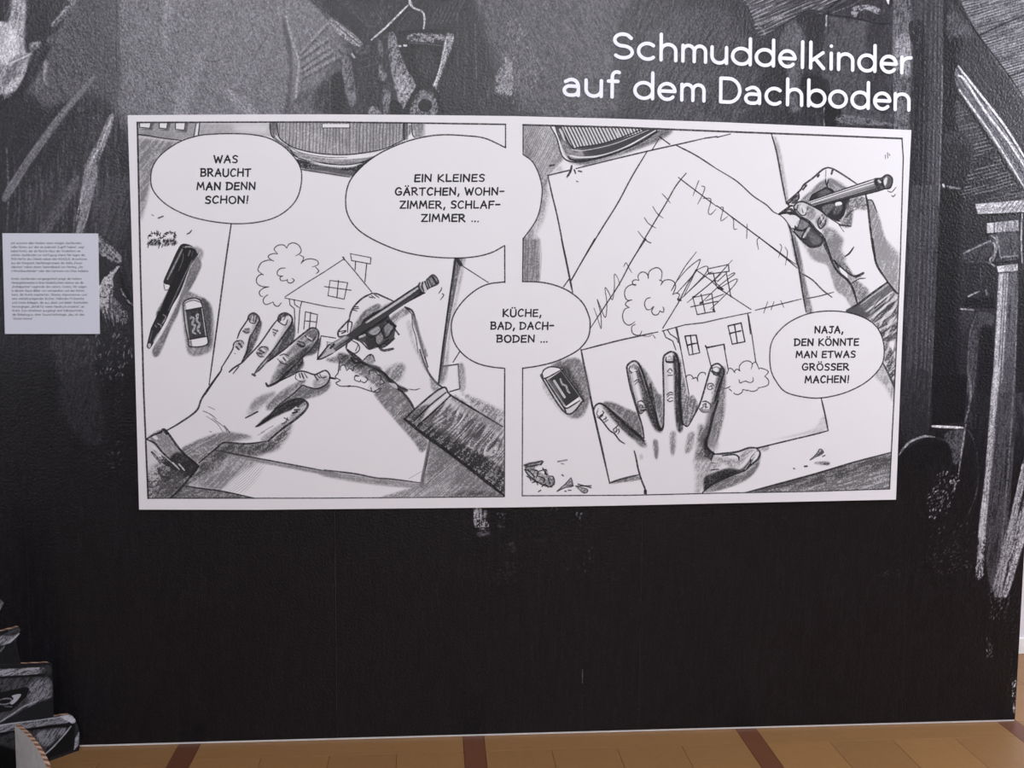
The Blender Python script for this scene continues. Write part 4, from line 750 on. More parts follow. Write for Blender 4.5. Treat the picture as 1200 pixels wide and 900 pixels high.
    for i in range(22):
        t = i/21; x0, y0 = 525-70*t+r.uniform(-4, 4), 418+60*t+r.uniform(-6, 6)
        L = 110+60*math.sin(t*3)
        S([(x0, y0), (x0-30+44*t*.2, y0+L*.4), (x0-8+r.uniform(-14, 10)-20*(1-t), y0+L)], r.uniform(1.2, 2.2), .8, .68, g=1.1)
    for i in range(14): S([(450+i*8, 500+i*9), (455+i*8, 590+i*5+r.uniform(-20, 20)), (470+i*6, 660+r.uniform(-20, 20))], 1.5, .7, .6, g=1.2)
    F('528,440 555,520 575,560 575,600 545,560 530,500', .08); S('532,520 560,570 600,600', 2.2, .7, .7, g=1)
    fr(0, 0, 1)
    C.specks([(95, 392), (155, 392), (155, 440), (120, 450), (98, 420)], 60, .6, 1.2, 4, 78, 3, .7)
    C.specks([(112, 440), (150, 440), (140, 560), (118, 520)], 26, .42, 1.2, 3, 80, 4, .5); C.specks([(60, 400), (110, 400), (90, 470), (62, 440)], 60, .38, 1, 2, 75, 5, .5)
    C.specks([(125, 518), (143, 518), (143, 550), (125, 550)], 14, .5, 1.4, 1.5, 20, 6, .5)
    T('60,395 110,395 105,440 75,450', .25, .5, 4, 78, 6, 1.2, 1.6); T('70,450 110,430 120,520 80,500', .18, .6, 6, 78, 6, 1.2, 1.6)
    # ---- ribs and fans, upper middle
    fr(150, 0, 4.8)
    T('870,100 905,200 925,330 915,560 890,660 870,640 900,500 905,340 880,220', .24, .75, 1.2, 80, 10, 1.2, .9)
    S('890,90 915,200 945,290 962,360 950,480 935,640', 2.6, .75, .62, g=.9); S('960,200 975,300 985,420 960,560', 1.6, .5, .22, g=.8)
    S('845,40 855,100', 2.6, .5, .6, g=1); S('700,180 660,230', 2.4, .5, .6, g=1); S('790,190 700,340', 2.4, .5, .24, g=1); S('720,120 640,240', 1.4, .4, .26, g=1); S('440,340 480,346 515,340', 1.6, .7, .25)
    for a, b in (((972, 300), (1125, 130)), ((975, 325), (1125, 215)), ((978, 368), (1130, 262)), ((980, 400), (1150, 290)), ((985, 432), (1200, 310))):
        S([a, ((a[0]+b[0])/2, (a[1]+b[1])/2-6), b], 3.2, .6, .56, g=1.1); S([(a[0], a[1]+14), (b[0], b[1]+18)], 2.6, .6, .20, g=1)
    for a, b in (((945, 200), (1000, 90)), ((965, 240), (1060, 100))): S([a, b], 1.8, .5, .5, g=1)
    T('540,490 600,520 740,640 660,640 560,540', .55, .6, 3, -50, 10, 1.4, 1.5); T('270,480 350,430 340,640 260,640', .50, .5, 3, 70, 10, 1.3, 1.5); S('268,560 262,640', 1.2, .5, .6)
    T('880,640 1000,500 1120,480 1120,640', .27, .6, 4, 65, 8, 1.3, 1.4); T('1050,560 1110,520 1100,640 1060,640', .44, .5, 3, 65, 8, 1.3, 1.4)
    T('1010,-40 1300,-40 1300,300 1200,200 1130,110', .16, .85, 3, -42, 12, 1.3, 1.5)
    # ---- dark corner with tools
    fr(380, 0, 6.43)
    T('-20,-60 620,-60 1100,-60 1100,860 -10,860 30,560 150,440 300,300 60,120', .15, .92, 5, 78, 10, 1.3, 1.3)
    for i in range(14): S([(60+i*30, -30+i*6), (220+i*24, 100+i*11), (380+i*12, 260+i*4)], 1.3, .45, .36, g=1.3)
    for i in range(7): S([(780+i*34, 190-i*4), (860+i*34, 60-i*14)], 1.8, .5, .36, g=1.3)
    for x in (1000, 1060, 1140): S([(x, 100), (x+6, 420), (x-4, 780)], 2.2, .4, .32, g=1.3)
    T('40,150 75,150 282,315 240,350 150,290 60,200', .58, .92, 1, -38, 14, 1.2, 1.5); S('60,165 260,330', 1.2, .7, .2)
    T('390,250 640,60 660,90 560,200 440,270', .10, .8, 3, 40, 6, 2, .6)
    S('630,40 560,110 470,200 400,262 355,300', 2.2, .95, .78, g=.5); S('638,-40 640,10 655,45 690,68 730,82 752,115 754,170 745,238', 2.2, .9, .74, g=.5); S('640,-10 660,44', 2.6, .8, .8, g=.4)
    S('560,180 620,100 660,90', 1.6, .5, .42, g=1)
    F('540,240 960,220 980,300 960,480 820,660 700,650 560,350', .09, .8)
    T('630,270 700,252 890,262 885,318 700,312 630,300', .52, .9, 1, 0, 4, 1.8, 1.8); S('640,322 760,330 890,345', 1.4, .7, .4); S('560,240 740,238 900,232', 2.2, .8, .07)
    S('566,347 575,347', 2.2, .9, .75, g=0); S('602,343 616,343', 2.6, .9, .8, g=0)
    T('700,380 800,380 850,520 760,600 700,500', .22, .7, 3, 80, 6, 1.6, 1.5)
    T('482,262 530,258 560,370 610,500 692,655 640,740 592,822 560,760 530,640 500,500', .50, .9, 1, 70, 4, 1.5, 1.9); T('560,560 680,640 600,810 550,700', .62, .6, 2, 70, 4, 1.6, 1.6)
    T('918,270 950,255 975,262 970,330 900,520 850,650 820,640 860,540', .60, .9, 1, 76, 6, 1.4, 1.3); S('925,270 880,480 828,645', 1.6, .85, .78, g=.9)
    F('690,655 720,680 640,850 590,850 600,820', .08, .9); F('820,660 870,700 900,860 860,860', .08, .9); S('820,640 862,690', 2, .7, .6, g=.8)
    T('700,700 760,680 830,720 840,860 650,860', .46, .8, 1.5, 60, 4, 1.6, 1.7); F(arc(760, 795, 52, 48, 0, 350), .08, .95); S(arc(760, 795, 62, 58, 150, 380), 1.8, .6, .55, g=1)
    T('130,440 190,440 215,560 240,750 190,800 150,640', .42, .85, 1.2, 80, 5, 1.5, 1.7); F('60,570 130,560 150,700 140,860 60,860', .10, .8); T('20,490 110,470 120,520 30,580', .34, .8, 1.5, 50, 5, 1.4, 1.5)
    T('405,310 435,320 440,420 415,400', .42, .8, 1, 80, 4, 1.5, 1.6); T('415,480 470,560 460,600 425,600', .48, .8, 1, 80, 4, 1.5, 1.6); T('440,680 490,690 500,760 470,860 450,850', .45, .8, 1.2, 80, 4, 1.5, 1.7)
    T('330,820 380,800 430,850 420,860 340,860', .50, .8, 1.2, 60, 4, 1.5, 1.6); S('210,410 225,430', 2.6, .8, .75, g=.3); T('240,370 340,340 330,400 250,410', .32, .7, 1.5, 30, 5, 1.5, 1.6); S('260,460 380,420', 1.6, .5, .42, g=1.2); S('250,520 390,480', 1.4, .5, .42, g=1.2)
    F('500,760 580,780 580,860 500,850', .08, .8)
    # ---- speckled light beside the title
    fr(540, 0, 6.43)
    C.specks([(320, 420), (390, 480), (380, 720), (260, 700), (270, 560)], 170, .74, 1.0, 2.4, 78, 11, .8)
    C.specks([(370, 120), (500, 230), (620, 520), (520, 720), (380, 720), (330, 430), (340, 250)], 330, .58, .9, 2.2, 76, 12, .6)
    C.specks([(150, 700), (520, 700), (480, 860), (100, 860)], 110, .48, .9, 2, 78, 13, .5); C.specks([(400, 0), (1100, 0), (1100, 500), (620, 520), (500, 230)], 260, .48, .8, 2, 70, 14, .35)
    T('270,560 390,500 380,710 270,700', .50, .6, 2, 70, 3, 1.2, 2); S('105,180 110,400 120,580', 1.8, .5, .42, g=1.2); S('48,240 50,460', 1.8, .35, .36, g=1.2)
    # ---- under the title: roof boards, crate, post
    fr(860, 0, 5.4545)
    T('40,-60 1010,-60 740,-10 560,90 470,70 200,228 130,150 95,50', .33, .8, .8, 25, 12, 1.3, 1.5, sm=False)
    H('40,-60 760,-60 690,0 560,85 470,70 200,228 120,140 90,40', 25, 4.4, 1.5, .62, .9, 1, .2, .7); H('40,-60 760,-60 690,0 560,85 470,70 200,228 120,140 90,40', 24, 4.1, 1.3, .08, .85, 1, .2, .7)
    S('140,145 190,200 205,228 235,200', 1.6, .7, .62, g=.9); S('170,158 330,90', 1.8, .6, .62, g=1); S('620,85 760,30 830,-20', 1.4, .6, .5, g=1)
    S('205,225 330,150 470,68 570,75 650,20 740,-30', 2.2, .85, .07); S('90,50 130,150', 1.8, .7, .12)
    T('590,100 990,150 1020,180 1010,810 600,700 560,500', .30, .85, 2, 86, 7, 1.4, 1.6, sm=False); T('860,160 1010,170 1010,700 880,640', .17, .75, 5, 86, 9, 1.4, 1.2)
    S('600,95 760,115 920,150 1000,150', 1.8, .8, .07); S('592,100 590,165', 2, .8, .66, g=.6); T('470,80 560,100 540,300 470,220 460,150', .14, .8, 2, 80, 8, 1.4, 1.2)
    T('752,60 800,35 880,36 935,62 925,90 860,66 800,75 780,108 760,110', .55, .85, 1, 10, 4, 1.5, 1.7)
    T('330,170 400,140 455,230 435,540 425,700 350,690 335,430 290,310', .36, .85, 2, 84, 8, 1.4, 1.4); S('410,130 455,220', 2, .6, .08); T('440,480 600,520 600,700 430,660', .10, .85, 3, 84, 8, 1.4, .8); T('180,480 330,420 330,660 190,640', .13, .6, 4, 64, 8, 1.4, 1.2)
    S('577,690 578,800', 1.6, .8, .6, g=.4); F('585,690 680,690 660,800 585,800', .07, .85); T('665,735 780,745 1005,790 1000,800 680,790', .40, .85, 1.2, 0, 4, 1.5, 1.8)
    T('1020,-60 1120,-60 1150,150 1160,830 1025,830 1015,300', .40, .85, 1, 88, 7, 1.2, 1.7, sm=False); T('1040,240 1130,240 1140,460 1040,440', .56, .7, 6, 88, 5, 1.2, 1.6); F('965,-20 992,-20 990,30', .85, .9)
    F('1120,150 1175,130 1200,200 1180,300 1150,300 1125,240', .10, .8); S('1185,158 1188,230 1172,290 1166,320', 2.4, .9, .82, g=.3); S('1145,200 1160,225 1180,220', 1.6, .8, .6); S('1168,290 1165,320', 3, .9, .86, g=.2)
    # ---- right part: post, chest, rafters, shelf, column
    fr(1040, 0, 3.75)
    T('115,-60 265,-60 250,300 228,900 105,900 110,560', .24, .9, .8, 88, 26, 1.2, 1.5, sm=False); T('110,180 170,180 160,900 105,900', .10, .75, 3, 88, 24, 1.3, 1)
    for x, c in ((160, .44), (172, .08), (185, .36), (195, .10), (205, .48), (214, .10), (222, .42), (140, .30), (150, .08), (232, .34)): S([(x+8, -20), (x+3, 400), (x-8, 900)], 1.1, .6, c, g=1.3)
    S('242,280 238,500 226,900', 1.5, .8, .52, g=.9); S('100,100 128,100 138,120 138,180 128,215', .1, .0)
    T('248,-60 300,-60 310,580 360,640 360,900 230,900 245,400', .095, .95, 1, 86, 12, 1.4, .8, sm=False)
    T('248,575 395,585 395,640 248,632', .21, .85, 1, 20, 5, 1.5, 1.5, sm=False); T('250,650 355,650 350,800 250,800', .15, .7, 3, 80, 6, 1.5, 1.5); S('245,812 248,822', 3, .9, .8, g=.2); S('262,818 300,824 322,826', 1.4, .8, .72, g=.5)
    T('290,-60 620,-60 620,470 590,440 400,160', .42, .9, 1, 18, 14, 1.4, 1.2, sm=False); H('290,-60 620,-60 620,470 590,440 400,160', 18, 3.4, 1.1, .64, .8, 1, .12, .75, sm=False); H('290,-60 620,-60 620,470 400,160', 16, 3.1, 1.0, .12, .85, 1, .12, .75, sm=False)
    S('408,152 500,110 620,58', 2.2, .9, .07); S('530,336 620,305', 2.2, .9, .07); S('392,150 450,160 620,100', 2, .3, .15)
    T('262,0 290,0 400,160 620,470 620,700 560,600 310,280 262,150', .20, .92, 1, -55, 24, 1.3, 1.6, sm=False); S('288,-10 400,155 510,300 620,460', 2, .9, .06)
    for a, b in (((420, 250), (470, 330)), ((380, 300), (500, 450)), ((480, 420), (560, 540)), ((520, 380), (600, 480)), ((340, 270), (440, 420))): S([a, b], 1.3, .6, .38, g=1.2)
    T('268,60 300,60 380,150 330,160 268,140', .33, .6, 3, 70, 6, 1.5, 1.7)
    S(arc(292, 190, 36, 42, -60, 200), 3, .6, .06); S(arc(292, 185, 28, 36, 200, 320), 1.4, .6, .40, g=1); F(arc(294, 195, 24, 30, 0, 350), .10, .8)
    F('308,290 420,425 620,720 620,860 590,820 430,580 308,400', .16)
    T('308,300 420,440 620,740 620,850 590,815 430,570 310,395', .42, .85, 1, -54, 26, 1.3, 1.5)
    S('312,292 420,430 520,560 620,720', 2.8, .95, .88, g=.5); S('312,332 340,352 430,490 530,620 620,760', 2.6, .95, .86, g=.5); S('314,392 370,470 450,580 520,690 600,820', 2.2, .9, .84, g=.6); S('440,470 560,650 620,740', 1.2, .8, .7, g=.9); S('330,360 460,560 600,770', 1.2, .8, .2)
    T('308,430 400,560 590,830 480,850 350,880 395,640 310,570', .14, .8, 1, 15, 9, 1.4, 1.2); H('308,440 430,600 590,830 600,870 340,890 380,650 310,560', 15, 4.2, 1.3, .46, .9, 1.2, .2, .75); T('308,440 380,540 410,620 310,560', .3, .5, 3, 60, 5, 1.3, 1.6)
    S('310,410 420,570 540,760 600,850', 2.4, .8, .07)
    fr(1040, 220, 3.75)
    T('105,-10 225,-10 195,900 75,900', .25, .85, 1, 87, 26, 1.2, 1.5, sm=False)
    for x, c in ((125, .32), (137, .08), (150, .50), (161, .10), (172, .40), (181, .09), (190, .48), (199, .10), (205, .46)): S([(x, -10), (x-8, 300), (x-18, 600), (x-30, 900)], 1.1, .55, c, g=1.3)
    S('230,-10 228,60', 1.8, .8, .6, g=.6); S('228,40 215,400 190,900', 1.4, .6, .44, g=1.1)
    T('232,0 325,0 320,900 195,900 215,400', .075, .96, 1, 88, 20, 1.4, .8, sm=False); S('272,0 318,5', 2, .7, .6, g=.6)
    T('330,20 600,10 600,60 385,70 340,60', .13, .7, 2, 15, 9, 1.4, 1.4); H('330,10 600,10 600,50 385,66', 12, 4.2, 1.3, .42, .85, 1, .2, .75)
    T('325,130 470,130 480,900 315,900', .14, .85, 3, 80, 8, 1.4, 1.3)
    F('385,72 620,52 620,105 398,116', .78, 1, False); T('385,72 620,52 620,105 398,116', .50, .5, .5, 20, 8, 1.4, 1.6, sm=False); S('385,122 620,112', 3, .9, .06); H('500,62 620,54 620,104 500,110', 55, 5, 1, .2, .8, .5, .4); S('388,96 620,80', 1, .4, .3)
    F('437,156 575,142 578,190 438,200', .66, 1, False); T('480,150 578,142 578,190 480,196', .42, .8, .8, 84, 7, 1.4, 1.5, sm=False); S('470,150 470,196', 1.2, .8, .1); S('435,204 580,194', 2.6, .9, .07)
    T('455,208 580,200 578,310 470,325 500,290', .30, .85, 1, 70, 6, 1.5, 1.6); S('455,210 475,225 482,260 472,300 462,322', 2.2, .8, .62, g=.6); S('480,215 500,310', 1.8, .8, .60, g=1); S('446,235 470,250 470,290 450,320 470,345', 2.4, .8, .72, g=.6); S('500,305 575,298', 1.8, .7, .6, g=.8); S('460,330 580,322', 2.8, .9, .07)
    F('480,345 572,335 574,364 486,372', .72, 1, False); T('520,340 572,335 574,364 520,368', .45, .6, 1, 84, 5, 1.4, 1.5)
    T('488,378 575,372 560,900 460,900', .36, .9, 1, 88, 24, 1.3, 1.4, sm=False); T('490,378 520,376 490,900 460,900 478,600', .66, .92, .8, 88, 24, 1.2, .9, sm=False); S('528,378 500,900', 2, .75, .72, g=.8); S('512,380 482,900', 1.6, .7, .22, g=.6); S('576,400 568,600 556,900', 1.5, .8, .6, g=1.1)
    T('580,110 620,110 620,900 562,900', .10, .92, 1, 88, 20, 1.3, 1, sm=False); S('592,115 588,220 592,330', 2.0, .85, .74, g=.5)
    T('332,285 450,230 458,270 462,300 345,325', .24, .85, 1, 25, 6, 1.5, 1.6); S('335,288 390,262 452,232', 2.2, .8, .55, g=.8); S('345,330 400,322 465,335', 1.6, .6, .36); S('372,290 390,325 405,275', 1.6, .8, .08); S('385,270 440,258', 1.4, .7, .08)
    S('355,478 375,468 402,456', 2.2, .85, .7, g=.5); S('408,355 412,420', 1.4, .6, .5, g=1); S('432,450 436,470', 1.8, .7, .65, g=.6); S('322,533 380,537', 2.2, .85, .66, g=.5); F('345,490 470,480 470,528 325,524', .07, .8, False)
    T('320,550 380,545 350,620 322,640', .22, .7, 2, 50, 5, 1.5, 1.7); T('385,560 460,555 465,610 430,600 400,680 380,900 350,900 355,700', .28, .85, 1.5, 80, 8, 1.5, 1.6); T('405,610 465,620 465,900 395,900', .08, .8, 2, 85, 8, 1.4, .6, sm=False); S('390,560 360,660 352,900', 1.6, .6, .42, g=1)
    fr(1040, 440, 3.4625)
    T('60,0 178,0 165,220 70,290', .16, .85, 1.5, 87, 22, 1.2, 1.6); S('172,0 165,230', 1.2, .5, .34, g=1.2); S('100,0 90,240', 1, .5, .28, g=1.2); S('125,0 118,240', 1, .5, .3, g=1.2)
    F('180,0 325,0 310,190 180,200', .075, .9, False); S('182,206 240,209 306,212', 3.2, .95, .82, g=.35)
    S('48,320 70,290 100,265 150,247 190,250', 3.0, .85, .66, g=.7); S('180,250 230,262 262,285', 2.2, .5, .3, g=1)
    F('55,330 90,290 150,262 240,275 262,295 200,330 120,420 60,500', .075, .8)
    T('230,240 310,220 300,330 270,360 255,290', .32, .8, 1.5, 80, 5, 1.5, 1.7); S('330,-5 338,60 332,120 315,190', 3, .8, .48, g=1); S('318,200 305,280 288,405', 2.2, .8, .58, g=.8); S('275,430 270,470', 2, .7, .5)
    S('328,222 358,280 368,360 362,470 330,560', 2.4, .7, .32, g=1)
    T('380,0 425,0 400,380 380,500 340,300', .10, .6, 3, 84, 10, 1.4, 1.4)
    C.specks([(200, 380), (300, 400), (250, 560), (170, 620), (160, 500)], 70, .75, 1.3, 1.6, 60, 21, .8); C.specks([(180, 600), (360, 600), (350, 860), (150, 780)], 60, .42, 1.3, 1.6, 60, 22, .6)
    T('428,0 455,0 425,380 395,640 368,650 398,380', .66, .95, .8, 86, 14, 1.2, .9); T('460,0 520,0 490,600 430,880 400,640', .28, .85, 1, 86, 20, 1.3, 1.4); S('515,0 492,350 470,620 445,880', 2.2, .7, .46, g=1.1)
    C.specks([(368, 640), (400, 640), (385, 820), (360, 800)], 110, .75, 1.0, 2.6, 82, 23, .8)
    T('556,330 556,440 520,610 480,800 462,900 432,900 452,780 492,620 530,440', .58, .9, 1, 78, 14, 1.3, 1.2, sm=False); T('566,520 566,640 530,760 500,860 482,900 462,900 490,800 520,700 545,600', .66, .9, 1, 72, 14, 1.3, 1.1, sm=False); S('548,360 490,640', 2, .8, .74, g=.9); S('530,420 470,700 440,890', 1.6, .8, .1)
    fr(1000, 560, 2.645)
    C.specks([(230, 30), (330, 0), (270, 140), (240, 150)], 40, .6, 1.2, 1.5, 60, 31, .6)
    T('395,170 410,170 400,300 380,300', .60, .6, 1.5, 84, 6, 1.2, 2); T('500,60 525,0 500,130 462,300 440,370 432,340 470,180', .56, .8, 1.2, 78, 14, 1.3, 1.6, sm=False); T('535,40 545,20 540,110 490,260 452,345 470,260 510,130', .60, .8, 1.2, 74, 10, 1.3, 1.7, sm=False)
    C.specks([(420, 340), (500, 300), (470, 440), (420, 440)], 80, .5, 1.1, 2.2, 82, 32, .7); C.specks([(412, 500), (430, 500), (428, 560), (412, 560)], 26, .6, 1.1, 2, 84, 33, .7); C.specks([(470, 400), (530, 300), (520, 700), (490, 700)], 70, .36, 1, 2, 84, 34, .6)
    C.specks([(488, 640), (506, 620), (504, 745), (496, 740)], 30, .85, 1.5, 1.4, 80, 35, .8); C.specks([(240, 200), (360, 180), (360, 300), (230, 260)], 45, .42, 1.2, 1.5, 50, 36, .6); C.specks([(70, 290), (165, 285), (160, 310), (80, 310)], 14, .25, 1.4, 2, 20, 37, .7)
    S('168,180 160,400 150,700', .6, .4, .25); 
    # ---- scuffs on the black part
    fr(540, 590, 6.9)
    T('105,20 160,20 175,100 230,190 120,195', .60, .85, 1.2, 80, 7, 1.3, 1.9); T('190,60 210,60 205,110 185,110', .7, .8, 1, 80, 5, 1.3, 1); S('120,205 250,190', 1.6, .8, .05); T('130,230 230,220 220,260 150,265', .34, .6, 2, 20, 5, 1.3, 1.6)
    C.specks([(290, 80), (360, 80), (350, 230), (310, 220)], 16, .5, 1.2, 1.5, 70, 41, .7); C.specks([(380, 320), (440, 320), (440, 440), (390, 440)], 20, .34, 1.3, 1.5, 70, 42, .6); C.specks([(240, 480), (430, 480), (470, 660), (250, 660)], 40, .26, 1.3, 1.5, 50, 43, .6)
    C.specks([(740, 20), (790, 20), (780, 70), (730, 60)], 12, .5, 1.2, 1.5, 70, 44, .7); C.specks([(930, 80), (980, 80), (970, 130), (940, 120)], 6, .55, 1.4, 1.5, 70, 45, .7); C.specks([(850, 350), (1080, 350), (1080, 600), (740, 600)], 12, .4, 1.4, 1.5, 70, 46, .7); S('570,290 640,300 700,295', 1.4, .5, .24)
    fr(0, 0, 1)
    S('682.7,785 682.5,800', 1.2, .6, .6, g=.4); S('682,815 682,855', .8, .4, .3); S('629,735 632,800', 1, .3, .22, g=1); C.specks([(150, 600), (1140, 620), (1100, 830), (150, 850)], 60, .2, 1.2, 1.6, 80, 47, .5)
    C.specks([(420, 600), (700, 600), (640, 760), (560, 760)], 50, .2, 1.2, 2, 80, 48, .6)
    # charcoal tooth over the whole sheet
    Y, X = np.mgrid[0:C.h, 0:C.w]
    n = .55*vnoise(X*.9+3, Y*.6+8)+.45*vnoise(X*.42+70, Y*.30+31)
    C.a *= .66+.68*n
    C.a = np.clip((C.a-.035)*1.16, .015, 1)
    # vertical wear in the posts at the right keeps its own tone
    return C
MURAL_ROUGH, MURAL_BUMP, FR = .30, .7, .24
def draw_panel(pc, t):
    xs = [p[0] for p in pc]; zs = [p[1] for p in pc]
    C = Canvas(min(xs)-.003, min(zs)-.003, max(xs)+.003, max(zs)+.003, 2600, .84)
    C.y = -t
    lines = ['_Ich wünsche allen Kindern einen riesigen Dachboden,', 'voller Kisten, auf den sie jederzeit Zugriff haben", sagt', 'Isabel Kreitz, der als Kind im Haus der Großeltern ein', 'solcher Dachboden zur Verfügung stand. Hier lagen die',
             '1950-Hefte des Onkels neben den NORDLIS, Broschüren', 'aus der Kriegszeit, Nachkriegsromane der Reihe _Feuer-', 'räbchen" neben einem Sammelband von Herting, _Die', '3 Kirschbaumkinder" oder den Cartoons von Chas Addams.', None,
             'Kreitz Dachboden-Vergangenheit prägt die heitere', 'Herangehensweise in ihren Kinderbüchern ebenso wie die', '_Rotkäppchen" Magronde des Vaters, Comics, Wir zeigen', 'in diesem Raum Bilder von Verwandten und den Kisten', 'kern, die Kreitz inspirierten. Skizzen, Impressionen und', 'eine Vielzahl prägender Bücher, Hüllenden Frühwerke', 'und Comic-Beilagen, die aus _Back und Balde"-Ruhrkohlen', 'hervorgingen, _Befall für meine Handtuch-Projekte", an', 'Kreitz. Zum Mitnehmen ausgelegt sind Selbstporträts,', 'die Einladung zu einer Sound-Anthologie, _Bau ich das', '"Dosen kenne"']
    ends = [640, 660, 632, 665, 682, 650, 650, 695, 0, 640, 655, 678, 660, 678, 660, 690, 660, 652, 660, 258]
    C.fr(0, 265, 6.664)
    y = 140
    for i, (t_, e) in enumerate(zip(lines, ends)):
        if t_ is None: y += 29.5; continue
        xl = 85+(y-140)*.022; x = 0; it = []
        for ch in t_:
            if ch == ' ': x += .75; continue
            g = RND.get(ch) or RND['o']; it.append((g, x)); x += g[0]+.36
        k = (e-xl)/x; h = 10.5
        for g, gx in it:
            for st in g[1]:
                S = st if len(st) < 8 else st[::3]+[st[-1]]
                C.S([(xl+(gx+p[0])*k, y-p[1]*h) for p in S], .42, .62, .2, sm=False, tp=(1, 1), g=0)
        y += 31.1
    return C
def cut_outline(loc):
    px = '-30,905 -30,735 0,734.6 22,734.4 24.6,737.5 22.5,744 19,752 21.5,765 24.5,777.6 40,777.2 57,776.4 60,777.6 61.4,781 62,800 62.8,839.4 70,838.4 81,836.8 85,838.6 88,843 91.6,850 93,860 94,869 93.6,873.6'
    P = [loc(*p) for p in parse(px)][3:]
    u0, v0 = loc(93.6, 873.6); P.append((u0-.004, 0.0))
    # left of the frame: the rest of the stack, taller pieces nearer the camera
    tip = [loc(0, 716), loc(4.6, 706.5), loc(0, 702)]
    e22 = loc(22, 734.4)
    left = [(-.62, 0.0), (-.62, .86), (-.50, .88), (-.485, .80), (-.40, .80), (-.40, .66), (-.30, .68), (-.285, .60), (tip[2][0]-.02, tip[2][1]+.03)] + [tip[2], tip[1], tip[0], (tip[0][0]-.03, e22[1]-.0)]
    return left + P
def draw_cutout(loc):
    C = Canvas(-.64, 0, .03, .92, 1300, .12); C.local = loc
    S, F, T, H, fr = C.S, C.F, C.T_, C.H, C.fr
    C.k = 3.4
    fr(0, 690, 4.28)
    T('-400,-400 420,-400 420,900 -400,900', .2, .7, 6, 80, 8, 1.4, 1.8, sm=False)
    # top books beyond the frame
    for a in range(5): S([(-260, -60-a*75), (-20, -76-a*75)], 3, .7, .55, g=1)
    C.local = lambda u, v: (u, v); r = random.Random(4); v = .01
    C.fr(0, 0, 1)
    while v < .86:
        h = r.uniform(.055, .085); x1 = -.30 if v < .62 else (-.41 if v < .76 else -.5)
        T([(-.64, v), (x1-.01, v), (x1-.01, v+h-.008), (-.64, v+h-.008)], r.uniform(.2, .45), .9, .8, 4, 8, 1.4, 1.5, sm=False)
        S([(-.64, v+h-.006), (x1, v+h-.004)], 1.6, .9, .62, g=.8); S([(-.64, v-.002), (x1, v-.002)], 1.8, .9, .05); v += h
    C.local = loc; fr(0, 690, 4.28)
    # small tip and third book
    T('-60,40 0,50 18,70 0,112 -60,130', .45, .9, .5, 50, 4, 1.4, 1.2, sm=False)
    T('-100,192 95,192 104,206 80,240 0,262 -100,290', .30, .9, .6, 10, 6, 1.4, 1.5, sm=False); T('0,240 60,238 90,225 20,300 0,312', .62, .85, 1.2, 38, 5, 1.3, 1.3); S('0,315 50,268 96,225', 2.2, .9, .78, g=.5); F('-90,205 40,205 0,236 -90,240', .12, .8)
    T('-100,320 60,270 95,262 80,290 102,372 -100,380', .13, .95, .8, 60, 5, 1.4, 1.3, sm=False)
    # case with an eye-like picture
    F('-100,390 110,382 250,372 262,390 268,640 -100,680', .14, 1, False)
    T('-60,404 20,402 190,394 230,400 200,425 60,436 -60,440', .66, .9, .8, 2, 10, 1.3, 1.3); T('200,390 250,385 255,430 215,430', .26, .8, 1, 60, 5, 1.3, 1.3); S('-60,443 100,438 200,432 240,428', 1.2, .8, .06)
    T('-80,455 60,450 240,440 262,470 262,560 190,570 60,640 -80,690', .34, .9, 1, 40, 6, 1.5, 1.7, sm=False); T('150,480 240,455 255,540 190,560 150,590', .55, .75, 4, 50, 5, 1.5, 1.8)
    F('-90,530 0,520 130,492 148,500 130,545 60,610 -90,640', .10, .92, False)
    F('105,528 60,536 68,552 50,570 62,580 90,556', .70); S('-20,575 20,580 50,572 58,555 30,550 -10,560', 1.8, .85, .62, g=.5); S('25,590 60,592', 1.6, .7, .55)
    S('-40,690 0,668 60,630 120,590 190,562', 2.2, .9, .70, g=.6); T('0,690 60,645 190,572 262,545 268,640 120,650', .15, .9, 1, 60, 5, 1.4, 1.3, sm=False)
    # lowest book
    F('-120,700 80,672 260,648 350,628 378,650 396,690 408,800 200,860 -120,1000', .13, 1, False)
    T('-100,700 60,672 200,656 350,636 372,660 340,672 200,690 60,712 -100,735', .58, .92, .8, 6, 8, 1.4, 1.2, sm=False); T('300,640 350,632 378,655 375,672 350,676 340,664', .80, .85, .8, 40, 5, 1.4, .8); S('-100,702 60,676 200,658 348,634', 1.4, .8, .74, g=.5)
    S('-100,742 60,722 150,708 270,690 345,690', 2.6, .95, .06); S('345,672 370,690', 2.4, .9, .08)
    T('-60,770 60,720 200,705 335,695 300,740 210,830 120,820', .30, .9, 1.4, 50, 5, 1.5, 1.5, sm=False); T('190,720 330,700 290,750 230,790 190,760', .55, .8, 3, 45, 5, 1.5, 1.8)
    S('355,690 320,735 270,790 212,842', 2.4, .95, .72, g=.5); F('360,700 378,700 370,790 215,862 225,850 320,740', .10, .9)
    T('378,665 400,700 405,790 378,800 372,740', .22, .8, 1, 70, 5, 1.3, 1.3, sm=False)
    for a in range(6): S([(396-a*1, 722+a*12), (378-a*1, 754+a*10)], 1.8, .9, .72, g=.6)
    T('-120,780 20,790 100,850 100,1000 -120,1000', .07, .8, 4, 60, 6, 1.5, 1)
    C.a = np.clip((C.a-.06)*1.05, .01, 1)
    return C
